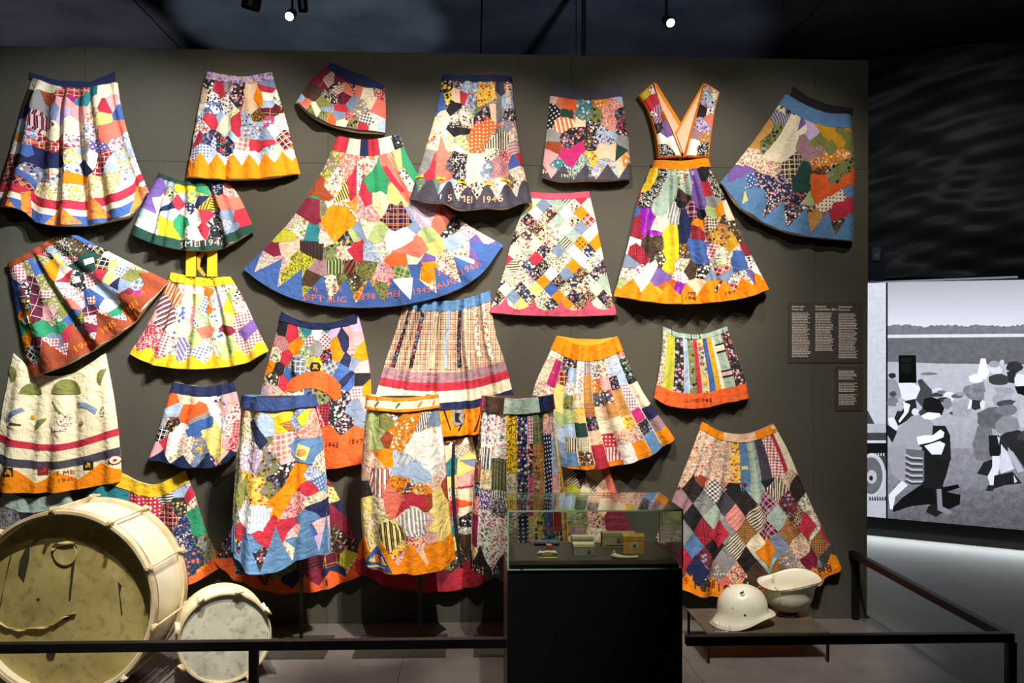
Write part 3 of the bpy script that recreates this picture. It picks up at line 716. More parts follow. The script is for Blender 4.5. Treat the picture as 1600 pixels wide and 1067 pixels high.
# --- long gathered skirt, top left
g = Garment('patchwork_skirt', 'gathered patchwork skirt with navy waistband, red-cream-navy bands and orange triangles, top left corner', 'skirt',
  [(44,118),(90,133),(135,135),(178,125)], [(178,125),(184,165),(204,235),(229,300)], [(-14,322),(33,328),(66,350),(128,354),(180,345),(207,337),(229,300)],
  [(44,118),(30,160),(10,240),(-14,322)], d=(.03,.09), amp=.022, nf=6, pleat=.6, seed=1)
g.cells(seeds('''@0,90,4 200,150,pc 300,170,pc 440,195,gru 640,190,pc 700,190,pc 170,230,pd 290,250,px 390,270,pp 505,240,pt 580,205,pt 600,280,pc 690,250,pp 640,300,pr
150,350,pn 230,270,pa 270,310,pa 250,380,skp 320,330,pq 390,350,pl 490,340,pp 590,350,tcr 740,330,pb 110,430,pB 100,490,pD 300,440,pc 440,430,pc 630,390,pY 730,440,ps 650,480,ps
80,550,pw 160,520,fBr 320,490,pc 300,550,lrw 400,555,lrw 460,510,fwP 590,470,fwP 740,510,fBw 620,560,dvw 60,640,lmp 60,710,lmp 130,650,pk 170,590,pb 300,630,pn 250,600,pn 370,650,pn
450,620,fcy 520,590,fBy 640,650,lrc 580,640,pw 690,690,tBw 780,620,fBy 180,700,fqn 290,730,fBr 370,730,fcb 470,700,fwb 530,680,pn 465,760,po 310,840,fcy 470,840,fcy 600,800,fYw 700,770,fYw 800,700,fwp 830,750,pw 150,740,pb'''), v0=0, v1=.83)
g.over('patch', [(590,740),(630,625),(698,610),(652,750)], 'lrw', .0031, Z1)
g.over('patch', [(430,738),(503,730),(500,787),(430,792)], 'po', .0031, Z1)
g.over('patch', [(155,655),(250,565),(330,590),(395,690),(300,697)], 'pn', .0031, Z1)
g.over('patch', [(185,515),(300,525),(412,535),(415,575),(300,575),(190,548)], 'lrh', .0031, Z1)
g.over('patch', [(340,190),(560,172),(540,228),(330,235)], 'lrh', .0031, Z1)
g.over('patch', [(600,520),(690,425),(760,400),(765,470),(690,515)], 'ps', .0031, Z1)
g.over('patch', [(405,480),(520,475),(515,545),(470,565),(405,550)], 'fwP', .0031, Z1)
g.over('patch', [(170,360),(300,365),(345,420),(300,455),(180,430)], 'skp', .0031, Z1)
g.band('hem_band', .82, .885, 'pr'); g.band('hem_band', .885, .93, 'pc'); g.band('hem_band', .93, 1, 'pb')
for t in ([(0,940),(130,952),(45,800)], [(150,985),(207,1000),(192,835),(150,850)], [(270,1052),(520,1040),(400,920)], [(547,1018),(722,1005),(570,850),(549,900)], [(832,985),(870,960),(918,835),(840,800)]):
    g.over('triangle_patch', t, 'foD', .005, Z1)
prism('waistband', [(47,113),(90,126),(140,128),(179,112),(179,130),(138,145),(90,142),(47,122)], -.012, .006, fab('pn'), g.root, g.o)

# --- white floral skirt with orange zigzag
g = Garment('patchwork_skirt', 'pale floral patchwork skirt with bright orange zigzag hem, second from left in top row', 'skirt',
  [(319,109),(350,115),(385,118),(421,110)], [(421,110),(428,132),(443,180),(467,271)], [(290,276),(330,280),(370,281),(420,279),(467,271)], [(319,109),(312,140),(301,205),(290,276)], d=(.03,.075), amp=.008, nf=6, seed=2)
g.cells(seeds('''@280,90,4 180,160,fkw 245,190,pr 300,170,fak 230,240,fwk 365,170,fkp 365,250,fkp 440,210,ph 440,290,ph 495,250,po 545,150,pq 545,195,pr 550,240,pw 560,285,pB 610,250,fwk 140,230,ph 130,330,pw 220,325,fbw
300,320,fwk 255,370,pB 200,390,pr 290,400,pc 290,450,pc 360,400,pr 360,460,pr 320,350,fcy 410,400,fBn 420,460,fBw 500,380,tdM 590,320,lmk 560,395,fPw 630,400,twp 600,450,twp 150,440,fwr 110,480,fwb 190,500,fnb 320,500,pB
295,560,fkr 250,520,fnr 160,600,gbw 220,640,tBw 330,640,twB 400,540,lpw 400,610,gBw 450,600,pw 480,555,pr 545,545,pr 540,500,pq 480,480,fBw 650,500,lmw 560,590,fBk 620,600,ph 700,600,pc 680,560,lmw 500,630,tBw 600,650,tBw'''), .06, .93)
g.over('patch', [(155,387),(190,350),(234,376),(230,435),(190,425)], 'pr', .0031, Z2)
g.over('patch', [(340,372),(375,368),(388,405),(365,492),(342,470)], 'pr', .0031, Z2)
g.over('patch', [(445,545),(575,518),(580,556),(445,590)], 'pr', .0031, Z2)
g.over('patch', [(222,150),(248,138),(276,240),(255,258)], 'pr', .0031, Z2)
g.over('patch', [(235,510),(310,490),(355,545),(345,605),(290,622),(240,590)], 'fkr', .0031, Z2)
g.over('patch', [(500,320),(635,300),(620,345),(540,368)], 'lmk', .0031, Z2)
g.over('patch', [(190,310),(245,305),(255,340),(215,352)], 'fwb', .0031, Z2)
g.over('patch', [(470,250),(505,200),(525,300),(500,310)], 'po', .0031, Z2)
g.band('waistband', 0, .07, 'flv', .004)
g.hem(6.5, .765, .875, 'po', ph=.6)

# --- small tilted skirt
g = Garment('patchwork_skirt', 'small tilted dark red patchwork skirt with a navy waistband and black hem edge, top row', 'skirt',
  [(940,25),(1050,72),(1160,112),(1275,165)], [(1275,165),(1286,310),(1282,472)], [(725,275),(830,372),(960,432),(1120,466),(1282,472)], [(940,25),(850,100),(780,190),(725,275)], d=(.03,.06), amp=.007, nf=4, seed=3, px0=Z2)
g.cells(seeds('''@280,90,4 870,120,pm 890,105,pm 930,140,sjh 990,190,fkw 950,250,tkc 1000,130,pm 1110,190,ps 1060,200,tmp 1180,210,pc 1240,200,trw 830,220,pd 790,215,pd 760,280,ps 790,290,ps 840,340,pc 910,300,pe 900,380,tek 955,400,pO 1030,250,tmk 1020,320,pr 1010,370,pq
1080,290,pq 1130,320,fac 1200,280,tch 1235,300,ps 1245,340,ps 1020,410,pc 1050,380,trc 1085,430,fek 1150,440,pr 1180,400,gkw 1230,380,twp 1220,440,pc 1265,440,pB 750,250,pB'''))
g.over('waistband', [(940,25),(1050,72),(1160,112),(1275,165),(1272,195),(1160,185),(1060,155),(985,105),(925,62)], 'pn', .006, Z2)
g.band('hem_band', .97, 1, 'pk', .003)

# --- big fan skirt
g = Garment('patchwork_skirt', 'widest fan-shaped patchwork skirt with blue triangle hem and red embroidered dates', 'skirt',
  [(527,211),(560,217),(590,216),(622,208)], [(622,208),(640,250),(672,300),(722,345),(786,383)], [(380,421),(425,452),(470,470),(520,479),(580,481),(640,475),(700,459),(750,430),(786,383)], [(527,211),(500,270),(452,345),(380,421)], d=(.02,.055), amp=.008, nf=9, seed=4)
g.cells(seeds('''@360,240,3.63 500,60,fey 560,60,fey 660,60,tsw 790,30,fco 940,40,shs 990,120,fcd 890,120,ps 1010,80,pg 480,190,px 600,170,fcd 560,210,fco 490,240,pg 480,285,tea 700,190,twk 820,150,pg 860,150,pg 770,260,pr 760,235,pr 930,210,pY 640,240,sYk
730,290,foD 840,270,tcy 430,330,pm 350,390,lcd 610,370,po 590,410,po 640,340,po 550,440,tsc 460,460,pt 400,440,fce 300,470,pL 250,530,pm 310,530,thp 350,500,thp 460,530,sdk 540,480,tca 570,560,fek 400,610,tLk 450,620,tLk 360,660,tLk 650,490,fky 650,560,fce
720,540,pr 715,450,pq 790,560,tBa 840,460,pE 780,420,tcE 790,340,fps 930,370,lns 900,500,pw 1000,450,pw 1030,410,pq 1090,370,tlw 1200,390,ps 1180,350,ps 1100,300,tlw 1120,480,pE 1070,520,ps 960,540,ps 960,600,pO 870,530,fcp 1050,590,pc 1150,530,pY 1230,600,fcr
1270,490,pB 1250,430,fnc 1340,540,fce 1400,520,pv 1450,560,pv 1350,430,twr 1450,470,twp 600,640,skE 680,650,sxk 770,660,tek 740,650,tek 870,680,fps 980,670,lgo 1100,610,pv 1120,660,po 990,750,pw 560,730,fcd 670,720,fdk 470,700,pd 820,770,fod 300,620,fph 200,620,fhB
1240,670,fcr 1150,200,fnc 1150,330,tlp 510,650,pj 1050,660,pb 1320,640,pw 930,120,ps 950,170,ps'''), .08, .985)
g.over('patch', [(750,140),(862,70),(907,150),(875,208),(790,222)], 'pg', .0031, Z6)
g.over('patch', [(508,390),(560,312),(620,285),(685,312),(722,388),(645,450),(592,505),(540,430)], 'po', .0031, Z6)
g.over('patch', [(855,75),(888,68),(988,205),(970,222)], 'pr', .0031, Z6)
g.over('patch', [(848,378),(905,330),(970,268),(1032,392),(940,448),(895,408)], 'lns', .0031, Z6)
g.over('patch', [(412,492),(470,403),(508,500)], 'pt', .0031, Z6)
g.over('patch', [(392,492),(532,512),(526,612),(400,550)], 'sdk', .0031, Z6)
g.over('patch', [(662,545),(755,482),(756,617),(712,612)], 'pr', .0031, Z6)
g.over('patch', [(1352,505),(1532,552),(1420,640)], 'pv', .0031, Z6)
g.over('patch', [(880,455),(985,418),(1042,490),(940,545),(885,560)], 'pw', .0031, Z6)
g.over('patch', [(385,285),(500,340),(520,385),(480,405),(365,330)], 'pm', .0031, Z6)
g.over('patch', [(500,120),(590,250),(560,272),(440,220)], 'px', .0031, Z6)
g.over('patch', [(225,498),(262,455),(372,450),(368,490),(250,505)], 'pL', .0031, Z6)
g.over('patch', [(1085,620),(1160,612),(1162,730),(1115,690)], 'po', .0031, Z6)
g.over('patch', [(985,512),(1080,470),(1125,545),(1075,590),(1000,570)], 'ps', .0031, Z6)
g.over('patch', [(1215,500),(1320,455),(1340,500),(1290,545),(1230,540)], 'pB', .0031, Z6)
g.over('patch', [(552,605),(645,605),(640,680),(552,685)], 'skE', .0031, Z6)
for k, c in enumerate(['pr', 'pc', 'pn', 'pr', 'pc', 'fkw']): g.band('waistband', 0, .085, c, .004, u0=[0,.2,.38,.5,.66,.86][k], u1=[.2,.38,.5,.66,.86,1][k])
g.hem(10.5, .80, .975, 'pb', ph=.8)
for t, x, y, a in (('6', 490, 772, 0), ('31', 612, 770, 0), ('SEPT', 470, 822, 4), ('AUG', 605, 832, 0), ('1898', 770, 815, -2), ('5', 908, 730, -4), ('MEI', 925, 800, -6), ('1945', 1085, 780, -10), ('31', 1195, 678, -14), ('AUG', 1225, 740, -20), ('1948', 1355, 655, -24)):
    g.text(t, x, y, 38, 'ps', a, Z6)
g.over('ribbon', [(615,282),(670,290),(712,340),(728,388),(712,388),(696,345),(660,302),(612,296)], 'tck', .006, Z6)

# --- white skirt with dark green border
g = Garment('patchwork_skirt', 'small gathered patchwork skirt with a dark green border embroidered 5 MEI 1946', 'skirt',
  [(245,268),(280,281),(315,284),(350,278)], [(350,278),(372,308),(397,361)], [(202,364),(240,381),(290,391),(345,389),(397,361)], [(245,268),(224,308),(202,364)], d=(.03,.08), amp=.016, nf=7, seed=5)
g.cells(seeds('''@0,90,4 1010,790,pv 960,830,pv 1040,780,tqw 1060,860,fEk 970,900,pw 925,910,pv 1030,900,pw 1130,795,py 1180,795,py 1250,820,pg 1195,860,lEy 1140,880,pB 1120,900,pr 1170,960,dnw 1050,940,pn 1270,910,pn 1350,820,fkr 1340,930,sky 1440,840,fps
1400,900,ps 1430,1000,pq 1510,990,pr 1470,900,ps 1290,1000,pr 1230,1010,twp 900,980,pB 960,1040,pw 1040,1040,py 1140,1030,pg 1060,980,pB 1340,1040,fkw 1420,1050,tqw 880,1030,pw 1080,1100,py 1130,1080,pg 1170,1100,twk 1230,1110,pw 1290,1080,pr 1350,1090,fkw 1460,1050,pq 1540,1040,pr'''), .05, .87)
g.band('waistband', 0, .06, 'pG', .004); g.band('hem', .86, 1, 'pG', .0035)
g.text('5 MEI 1946', 1265, 168, 40, 'pp', -4, Z5)

# --- brown bordered wrap skirt
g = Garment('patchwork_skirt', 'wide tilted patchwork skirt with rust brown border and orange embroidered triangles', 'skirt',
  [(25,283),(150,228),(300,140),(432,90)], [(432,90),(640,198),(820,290),(1047,402)], [(180,1002),(450,905),(800,690),(930,545),(1047,402)], [(25,283),(60,500),(110,720),(180,1002)], d=(.04,.085), amp=.014, nf=6, seed=6, px0=Z5)
g.cells(seeds('''@0,340,4 100,360,grw 90,440,pb 200,310,pb 230,300,pe 270,260,pr 290,210,tqw 320,310,po 210,430,lmn 215,540,lmn 230,600,lmn 270,400,tec 290,480,tec 150,450,fkc 180,550,fke 90,530,pb 120,700,pg 160,620,po 280,690,pg 310,600,pp 330,510,tec 390,200,tkc 380,280,pY 435,270,grw
400,340,pw 480,390,fkw 430,470,twr 480,520,twr 490,200,fdk 560,240,pG 560,300,pG 560,150,pb 600,190,fbk 640,290,lkc 580,380,grw 640,360,pr 700,290,pY 690,380,pY 760,330,gbw 820,360,pe 690,230,pw 770,280,pw 840,310,lhd 780,420,pq 870,420,lqw 740,420,pn 650,440,pB 710,470,pB
820,480,pm 880,490,pP 590,520,pb 590,590,lmn 460,540,ps 420,590,pe 450,610,pb 350,640,fhg 690,560,pw 720,590,pg 740,640,gbw 500,650,lek 580,690,pm 600,640,fwr 590,750,twr 440,730,pr 380,690,pg 360,770,pq 340,790,grw 220,800,lmn 150,770,po 200,830,lkw 250,930,twk 430,830,grw
520,700,pq 960,380,lcr 930,430,px 650,620,fwr 980,430,px'''), .0, .96)
g.over('waistband', [(25,283),(150,226),(300,138),(370,110),(345,155),(180,250),(35,318)], 'px', .006, Z5)
g.hem(5, .74, .95, 'px', ph=.7)
g.over('label_patch', [(528,268),(580,250),(594,282),(542,300)], 'pw', .005, Z5); g.over('label_patch', [(445,378),(495,368),(510,402),(458,414)], 'pw', .005, Z5)
g.over('pocket_patch', [(128,628),(180,612),(195,660),(140,672)], 'fwb', .006, Z5); g.over('pocket_patch', [(552,500),(600,492),(610,540),(560,545)], 'grw', .006, Z5)
g.over('pocket_patch', [(262,455),(320,455),(320,505),(262,505)], 'grw', .006, Z5); g.over('pocket_patch', [(318,760),(380,755),(385,805),(325,808)], 'grw', .006, Z5)
for t, x, y, a in (('5 MEI', 825, 570, -30), ('1947', 850, 615, -30), ('1945', 690, 690, -32), ('1946', 530, 800, -32)): g.text(t, x, y, 40, 'po', a, Z5)

# --- yellow pinafore skirt
g = Garment('pinafore_skirt', 'child\'s patchwork skirt with yellow shoulder straps, waistband and zigzag hem', 'skirt',
  [(265,425),(310,433),(356,432)], [(356,432),(374,460),(396,505),(417,549)], [(201,553),(240,569),(285,576),(340,575),(385,567),(417,549)], [(265,425),(246,468),(226,510),(201,553)], d=(.03,.07), amp=.013, nf=7, seed=7)
g.cells(seeds('''@0,340,4 1090,440,sEr 1100,490,sEr 1020,570,skp 1010,650,skp 1060,620,skp 1140,450,pp 1170,520,php 1130,600,fcb 1100,690,fcb 1180,600,pp 1030,780,grw 900,780,trw 960,720,trw 950,620,tph 1080,800,fcb 1150,800,sbp 1160,700,ph 1230,500,pE 1230,450,pc 1300,440,lor
1290,550,gbw 1270,640,fEw 1290,720,ps 1300,780,fcp 1290,830,gbw 1220,760,pE 1360,440,twk 1360,520,pl 1350,640,fcb 1370,760,fcb 1430,470,fwr 1440,560,py 1480,540,fcr 1420,700,pm 1430,640,pE 1490,650,grw 1540,720,pv 1500,760,grw 1590,760,grw 1440,790,pE 1390,820,sEw 1480,500,fck'''), .08, .95, split=.85)
g.band('waistband', 0, .1, 'py', .004); g.hem(6, .84, .94, 'py', ph=.5)
g.over('pocket_flap', [(1060,340),(1100,350),(1165,365),(1150,410),(1075,400),(1058,380)], 'py', .009, Z5)
for x in (1192, 1325):
    prism('strap', [(291+(x-1192)/4,388),(306+(x-1192)/4,388),(306+(x-1192)/4,432),(290+(x-1192)/4,432)], -.05, .004, fab('py'), g.root, g.o)
    g.disc('button', x, 375, 8, 'pM', .012, Z5)
prism('tie', [(308,400),(320,390),(324,394),(314,404),(312,416),(322,430),(318,432),(308,420)], -.046, .004, fab('pM'), g.root, g.o)

# --- cream pin-striped skirt
g = Garment('striped_skirt', 'cream pin-striped skirt with red and navy bands, olive half circles and orange hem', 'skirt',
  [(17,552),(60,584),(110,584),(162,552)], [(162,552),(175,620),(184,690),(189,752)], [(-12,766),(40,769),(100,767),(189,752)], [(17,552),(8,600),(-2,660),(-12,766)], d=(.012,.05), amp=.016, nf=5, lining='pc', seed=8)
g.band('skirt_cloth', 0, .59, 'icY', .0014, .1); g.band('hem_band', .59, .645, 'pr', .003); g.band('skirt_cloth', .645, .735, 'icY', .0014, .1); g.band('hem_band', .735, .80, 'pK', .003); g.band('skirt_cloth', .80, .99, 'icY', .0014, .1)
g.hem(3, .82, .92, 'po', ph=.1)
hc = lambda x, y, r, s0=PI, s1=2*PI: [(x+r*math.cos(s0+(s1-s0)*k/12), y+r*.95*math.sin(s0+(s1-s0)*k/12)) for k in range(13)]
for x, y, r in ((193, 300, 68), (415, 296, 92)): g.over('half_circle_patch', hc(x, y, r), 'pe', .005, Z8)
g.over('half_circle_patch', hc(660, 200, 60, PI*.7, PI*1.5), 'pe', .005, Z8); g.over('half_circle_patch', hc(50, 180, 55, -PI*.5, PI*.4), 'pe', .005, Z8)
for x, y, c, c2 in ((75, 785, 'pk', 'pM'), (278, 778, 'pm', 'px'), (562, 745, 'pk', 'pM')):
    g.over('badge_patch', [(x-28,y-28),(x+28,y-28),(x+28,y+28),(x-28,y+28)], c, .005, Z8)
    g.over('badge_figure', [(x-14,y+18),(x-16,y-2),(x-4,y-6),(x-6,y-20),(x+8,y-16),(x+16,y-4),(x+8,y),(x+15,y+18),(x,y+8)], c2, .0065, Z8)
g.disc('round_badge', 722, 712, 28, 'pm', .005, Z8); g.disc('round_badge', 722, 712, 24, 'pc', .006, Z8); g.disc('round_badge', 722, 714, 9, 'pr', .007, Z8)
g.over('name_ribbon', [(32,455),(60,420),(140,385),(155,405),(85,440),(45,478)], 'pq', .005, Z8)
g.over('name_ribbon', [(485,352),(540,355),(607,395),(597,430),(545,392),(487,378)], 'pq', .005, Z8)
g.over('leaf_patch', [(215,500),(240,465),(290,450),(285,470),(235,520)], 'pe', .005, Z8); g.disc('heart_patch', 412, 462, 42, 'tcr', .005, Z8)
g.over('red_label', [(335,505),(418,512),(420,532),(340,528)], 'twr', .006, Z8); g.disc('round_badge', 515, 485, 14, 'pe', .005, Z8)
g.over('doll_patch', [(632,380),(652,380),(662,420),(652,440),(630,440),(624,415)], 'tcd', .005, Z8); g.over('twig_patch', [(70,478),(110,484),(138,492),(136,500),(100,494),(70,486)], 'pd', .005, Z8); g.disc('round_badge', 200, 448, 16, 'pM', .005, Z8)
for a in range(5): g.over('stem_stitch', [(325+a*8,345+a*14),(330+a*8,343+a*14),(385+a*6,425),(380+a*6,427)], 'pe', .004, Z8)
g.text('5 MEI', 425, 790, 26, 'px', -2, Z8); g.text('1945', 425, 835, 26, 'px', -2, Z8)

# --- small skirt, navy waistband, left centre
g = Garment('patchwork_skirt', 'small pale patchwork skirt with navy waistband, right of the cream pin-striped skirt', 'skirt',
  [(268,597),(315,604),(362,598)], [(362,598),(371,632),(374,665),(369,708)], [(230,718),(262,722),(300,730),(345,727),(369,708)], [(268,597),(254,640),(240,690),(230,718)], d=(.02,.07), amp=.012, nf=5, seed=9)
g.cells(seeds('''@0,540,4 1060,340,pO 1080,410,pB 1140,300,ph 1200,320,ph 1010,460,lBr 1080,480,fkd 1000,570,lkw 970,630,pp 1030,600,pr 1200,420,pO 1260,400,pO 1160,440,pO 1220,460,pa 1280,425,pa 1240,500,pb 1300,480,pb 1070,600,pw 1140,530,pw 1160,620,fcp 1170,690,fcp 1290,320,pw
1310,400,tlw 1350,300,fwk 1390,400,fpE 1440,300,pp 1370,480,pB 1330,570,pY 1380,650,pY 1260,640,fqy 1300,720,fnp 1270,730,pq 1410,620,pp 1400,700,pp 1430,540,twr 1460,440,fwr 1470,520,grp 1450,600,trw'''), .1, .99)
g.over('patch', [(1112,442),(1282,368),(1302,405),(1135,482)], 'pO', .0031, Z8)
g.over('patch', [(1168,525),(1318,445),(1337,485),(1188,568)], 'pb', .0031, Z8)
g.over('patch', [(1252,530),(1372,495),(1395,560),(1392,738),(1310,640)], 'pY', .0031, Z8)
g.over('patch', [(1260,290),(1380,400),(1420,500),(1380,520),(1290,380)], 'pw', .0031, Z8)
g.band('waistband', 0, .13, 'pn', .004); g.hem(4, .85, 1.0, 'pn', ph=.1)

# --- orange chevron skirt
g = Garment('patchwork_skirt', 'patchwork skirt with wide navy waistband, burnt orange arch and plain orange hem', 'skirt',
  [(439,486),(480,503),(525,502),(557,487)], [(557,487),(570,540),(579,610),(577,722)], [(390,725),(450,734),(515,732),(577,722)], [(439,486),(424,545),(406,615),(390,725)], d=(.02,.055), amp=.010, nf=5, seed=10)
g.cells(seeds('''@340,460,4 410,230,pk 400,300,lpm 460,250,pr 430,400,pr 400,530,pr 350,300,lpm 350,370,fce 320,460,po 350,520,fdk 375,480,tkd 300,560,fce 300,600,pl 545,230,pt 700,230,pt 490,320,po 580,290,gmw 615,330,pa 615,260,pw 670,290,gmw 740,330,po 740,380,po 540,370,fEb 690,390,fkr
470,440,tkw 500,430,lqw 600,440,fyo 720,450,lqw 440,500,pb 770,480,pb 790,300,pn 800,420,pn 820,540,pn 840,230,pl 850,290,pp 850,340,fpq 890,370,po 860,430,pq 900,460,pp 890,530,pk 880,600,grw 930,590,po 640,630,fek 780,650,fkc 650,740,grk 750,730,fkw 610,760,trw 860,720,pq 900,780,pq
700,900,pO 850,880,pO 750,1000,pO 860,1000,pO 800,800,fkc 920,680,pp 330,600,fpE 560,640,fbk 500,640,fce 300,760,fce 250,900,fkd 220,1000,po 400,900,fpE 400,1000,pO'''), .0, 1)
g.over('arch_patch', [(428,565),(470,520),(560,483),(650,478),(720,510),(775,565),(775,640),(740,668),(680,615),(600,585),(540,590),(480,608),(435,605)], 'pO', .005, ZI)
g.over('waistband', [(398,105),(560,165),(700,168),(868,108),(868,178),(760,205),(640,217),(520,200),(380,165)], 'pn', .006, ZI)
g.over('lion_patch', [(590,425),(630,425),(642,445),(636,478),(585,475),(578,448)], 'pk', .0065, ZI); g.over('badge_figure', [(600,435),(628,440),(620,452),(630,470),(612,462),(594,468),(602,452)], 'pM', .0075, ZI)
g.text('ORANJE', 470, 455, 24, 'pk', 80, ZI); g.text('1945', 720, 935, 30, 'px', 0, ZI); g.text('1947', 865, 915, 30, 'px', 0, ZI)

# --- brown check skirt
g = Garment('checked_skirt', 'brown and cream checked skirt with blue waistband, banded above an orange hem', 'skirt',
  [(633,464),(672,470),(720,468),(765,454)], [(765,454),(774,520),(790,570),(812,660)], [(572,672),(640,681),(700,681),(752,676),(812,660)], [(633,464),(617,520),(600,570),(572,672)], d=(.02,.06), amp=.022, nf=9, pleat=.9, lining='ph', seed=11)
g.band('skirt_cloth', .06, .53, 'lhd', .0014, 0.); g.band('skirt_cloth', .53, .605, 'pj', .002, 0.); g.band('hem_band', .605, .665, 'pr', .003); g.band('skirt_cloth', .665, .75, 'pc', .002, 0.); g.band('hem_band', .75, .81, 'pn', .003); g.band('hem', .81, 1, 'po', .0025)
g.band('waistband', 0, .075, 'pz', .004)
for u0, a in ((.07, .52), (.22, .5), (.62, .5), (.80, .45), (.90, .5)): g.piece('ribbon', [[(u0, .08), (u0+.035, .08), (u0+.02, a), (u0-.01, a)]], 'fkr' if u0 < .8 else 'fcr', .004)
for u0 in (.36, .66): g.piece('pale_patch', [[(u0, .075), (u0+.05, .075), (u0+.04, .5), (u0+.015, .5)]], 'pc', .004)
g.piece('pale_patch', [[(.5, .075), (.53, .075), (.52, .5), (.505, .5)]], 'pB', .0042)
g.over('lion_patch', [(707,640),(724,640),(723,660),(713,666),(706,658)], 'pa', .006); g.over('lion_patch', [(711,644),(719,645),(717,652),(720,660),(712,658)], 'pk', .007)
for x in (692, 728, 752): g.over('ribbon', [(x,638),(x+2,638),(x+(13 if x < 700 else -10),672),(x+(11 if x < 700 else -12),672)], 'pk', .005)

# --- 5 MEI 1946 grey bell hem skirt (hangs over the fan skirt)
g = Garment('patchwork_skirt', 'long patchwork skirt with scalloped charcoal hem, yellow bows and tan 5 MEI 1946 lettering', 'skirt',
  [(205,87),(310,97),(425,100),(637,97)], [(637,97),(652,250),(690,560),(765,900)], [(0,880),(100,908),(220,918),(310,958),(480,946),(590,952),(690,918),(765,900)], [(205,87),(172,290),(95,570),(0,880)], d=(.05,.125), amp=.02, nf=5, seed=12, px0=Z3)
g.cells(seeds('''@640,90,4 230,160,fky 240,250,fyk 310,150,fkc 200,260,pb 330,230,pr 290,240,ph 280,295,pk 340,200,fBv 380,180,fBw 390,260,fBw 470,220,fyr 500,170,fEr 440,280,fgr 570,180,pK 550,250,pa 620,170,fck 610,250,fBh 190,380,tch 150,420,tch 320,370,fcd 300,440,tkc 470,360,fkp 550,340,ph
610,360,fkc 600,430,fap 460,470,dOc 430,540,dOc 550,520,tkB 640,480,fcp 660,560,sap 150,520,fco 220,530,fcy 320,550,fEc 510,600,fcd 110,620,pa 100,680,pa 205,640,ps 140,720,pr 250,680,tdq 310,660,tkw 400,660,pc 400,740,pc 480,700,fqw 560,670,lpm 600,620,trw 660,640,pb 700,620,pr
690,730,fcp 690,800,fcp 110,800,fgr 270,830,pB 440,830,fck 400,840,fck 560,800,pw 630,780,fdo 220,730,ps 310,740,tkw 560,740,lpm 130,300,pb'''), .04, .97)
g.over('patch', [(368,487),(490,372),(557,430),(490,517),(393,602)], 'dOc', .0031, Z3)
g.over('patch', [(168,317),(205,185),(234,317)], 'pb', .0031, Z3)
g.over('patch', [(93,777),(160,600),(175,590),(160,775)], 'pr', .0031, Z3)
g.over('patch', [(168,590),(236,583),(222,762),(150,770)], 'ps', .0031, Z3)
g.over('patch', [(245,607),(362,605),(335,778),(303,778)], 'tkw', .0031, Z3)
g.over('patch', [(455,567),(575,440),(632,482),(608,572)], 'skc', .0031, Z3)
g.over('patch', [(362,605),(475,640),(420,760),(350,770)], 'pc', .0031, Z3)
g.over('patch', [(238,300),(265,262),(335,320),(240,322)], 'pk', .0031, Z3)
g.over('patch', [(415,195),(520,150),(545,260),(430,310)], 'fyr', .0031, Z3)
g.band('waistband', 0, .05, 'pn', .004); g.hem(6, .825, .94, 'pK', 'bell', ph=2.5)
for x, y in ((62,740),(195,760),(325,792),(490,797),(592,772)):
    g.over('bow', [(x-24,y-10),(x,y-3),(x+24,y-12),(x+26,y+10),(x,y+4),(x-24,y+12)], 'py', .008, Z3)
g.text('5 MEI  1946', 412, 895, 46, 'ph', 1, Z3)

# --- navy topped skirt
g = Garment('patchwork_skirt', 'straight patchwork skirt with slate waistband and slate triangle hem, left of the dress', 'skirt',
  [(862,126),(895,133),(935,134),(970,127)], [(970,127),(975,160),(983,220),(987,279)], [(847,277),(875,284),(915,283),(952,283),(987,279)], [(862,126),(859,170),(853,225),(847,277)], d=(.03,.07), amp=.008, nf=4, seed=13)
g.cells(seeds('''@640,90,4 915,240,tpc 985,280,pO 950,270,ps 1000,310,pO 1090,290,ftw 1080,370,ftw 900,340,dkw 900,400,dkw 985,345,pG 1190,270,foh 1300,270,pB 1240,340,tsw 1250,410,tsw 1160,370,fek 1000,400,sOc 930,420,sOc 1060,420,sch 980,510,fkp 1060,480,fkp 1140,430,fkc 1240,500,fBn
1200,470,fBn 1330,350,fkr 1340,440,fkP 1340,530,pa 900,490,pa 900,560,px 880,610,pp 1050,570,pP 980,620,pP 1130,550,fdo 1210,590,ph 1270,590,ph 930,670,ftw 1080,660,tAk 1130,620,fyr 1220,680,fBo 1350,640,foB 1310,590,pG'''), .1, .99)
g.over('patch', [(930,617),(1072,540),(1082,592),(1010,700),(985,650)], 'pP', .0031, Z3)
g.over('patch', [(935,500),(1000,440),(1120,430),(1135,490),(1040,545),(985,580)], 'fkp', .0031, Z3)
g.over('patch', [(940,355),(1020,318),(1025,385)], 'pG', .0031, Z3)
g.band('waistband', 0, .14, 'pK', .004); g.hem(4, .83, .99, 'pK', ph=.8)
g.text('1947', 972, 745, 22, 'pc', 0, Z3); g.text('1949', 1145, 742, 22, 'pc', 0, Z3); g.text('1945', 860, 718, 18, 'pc', 0, Z3)

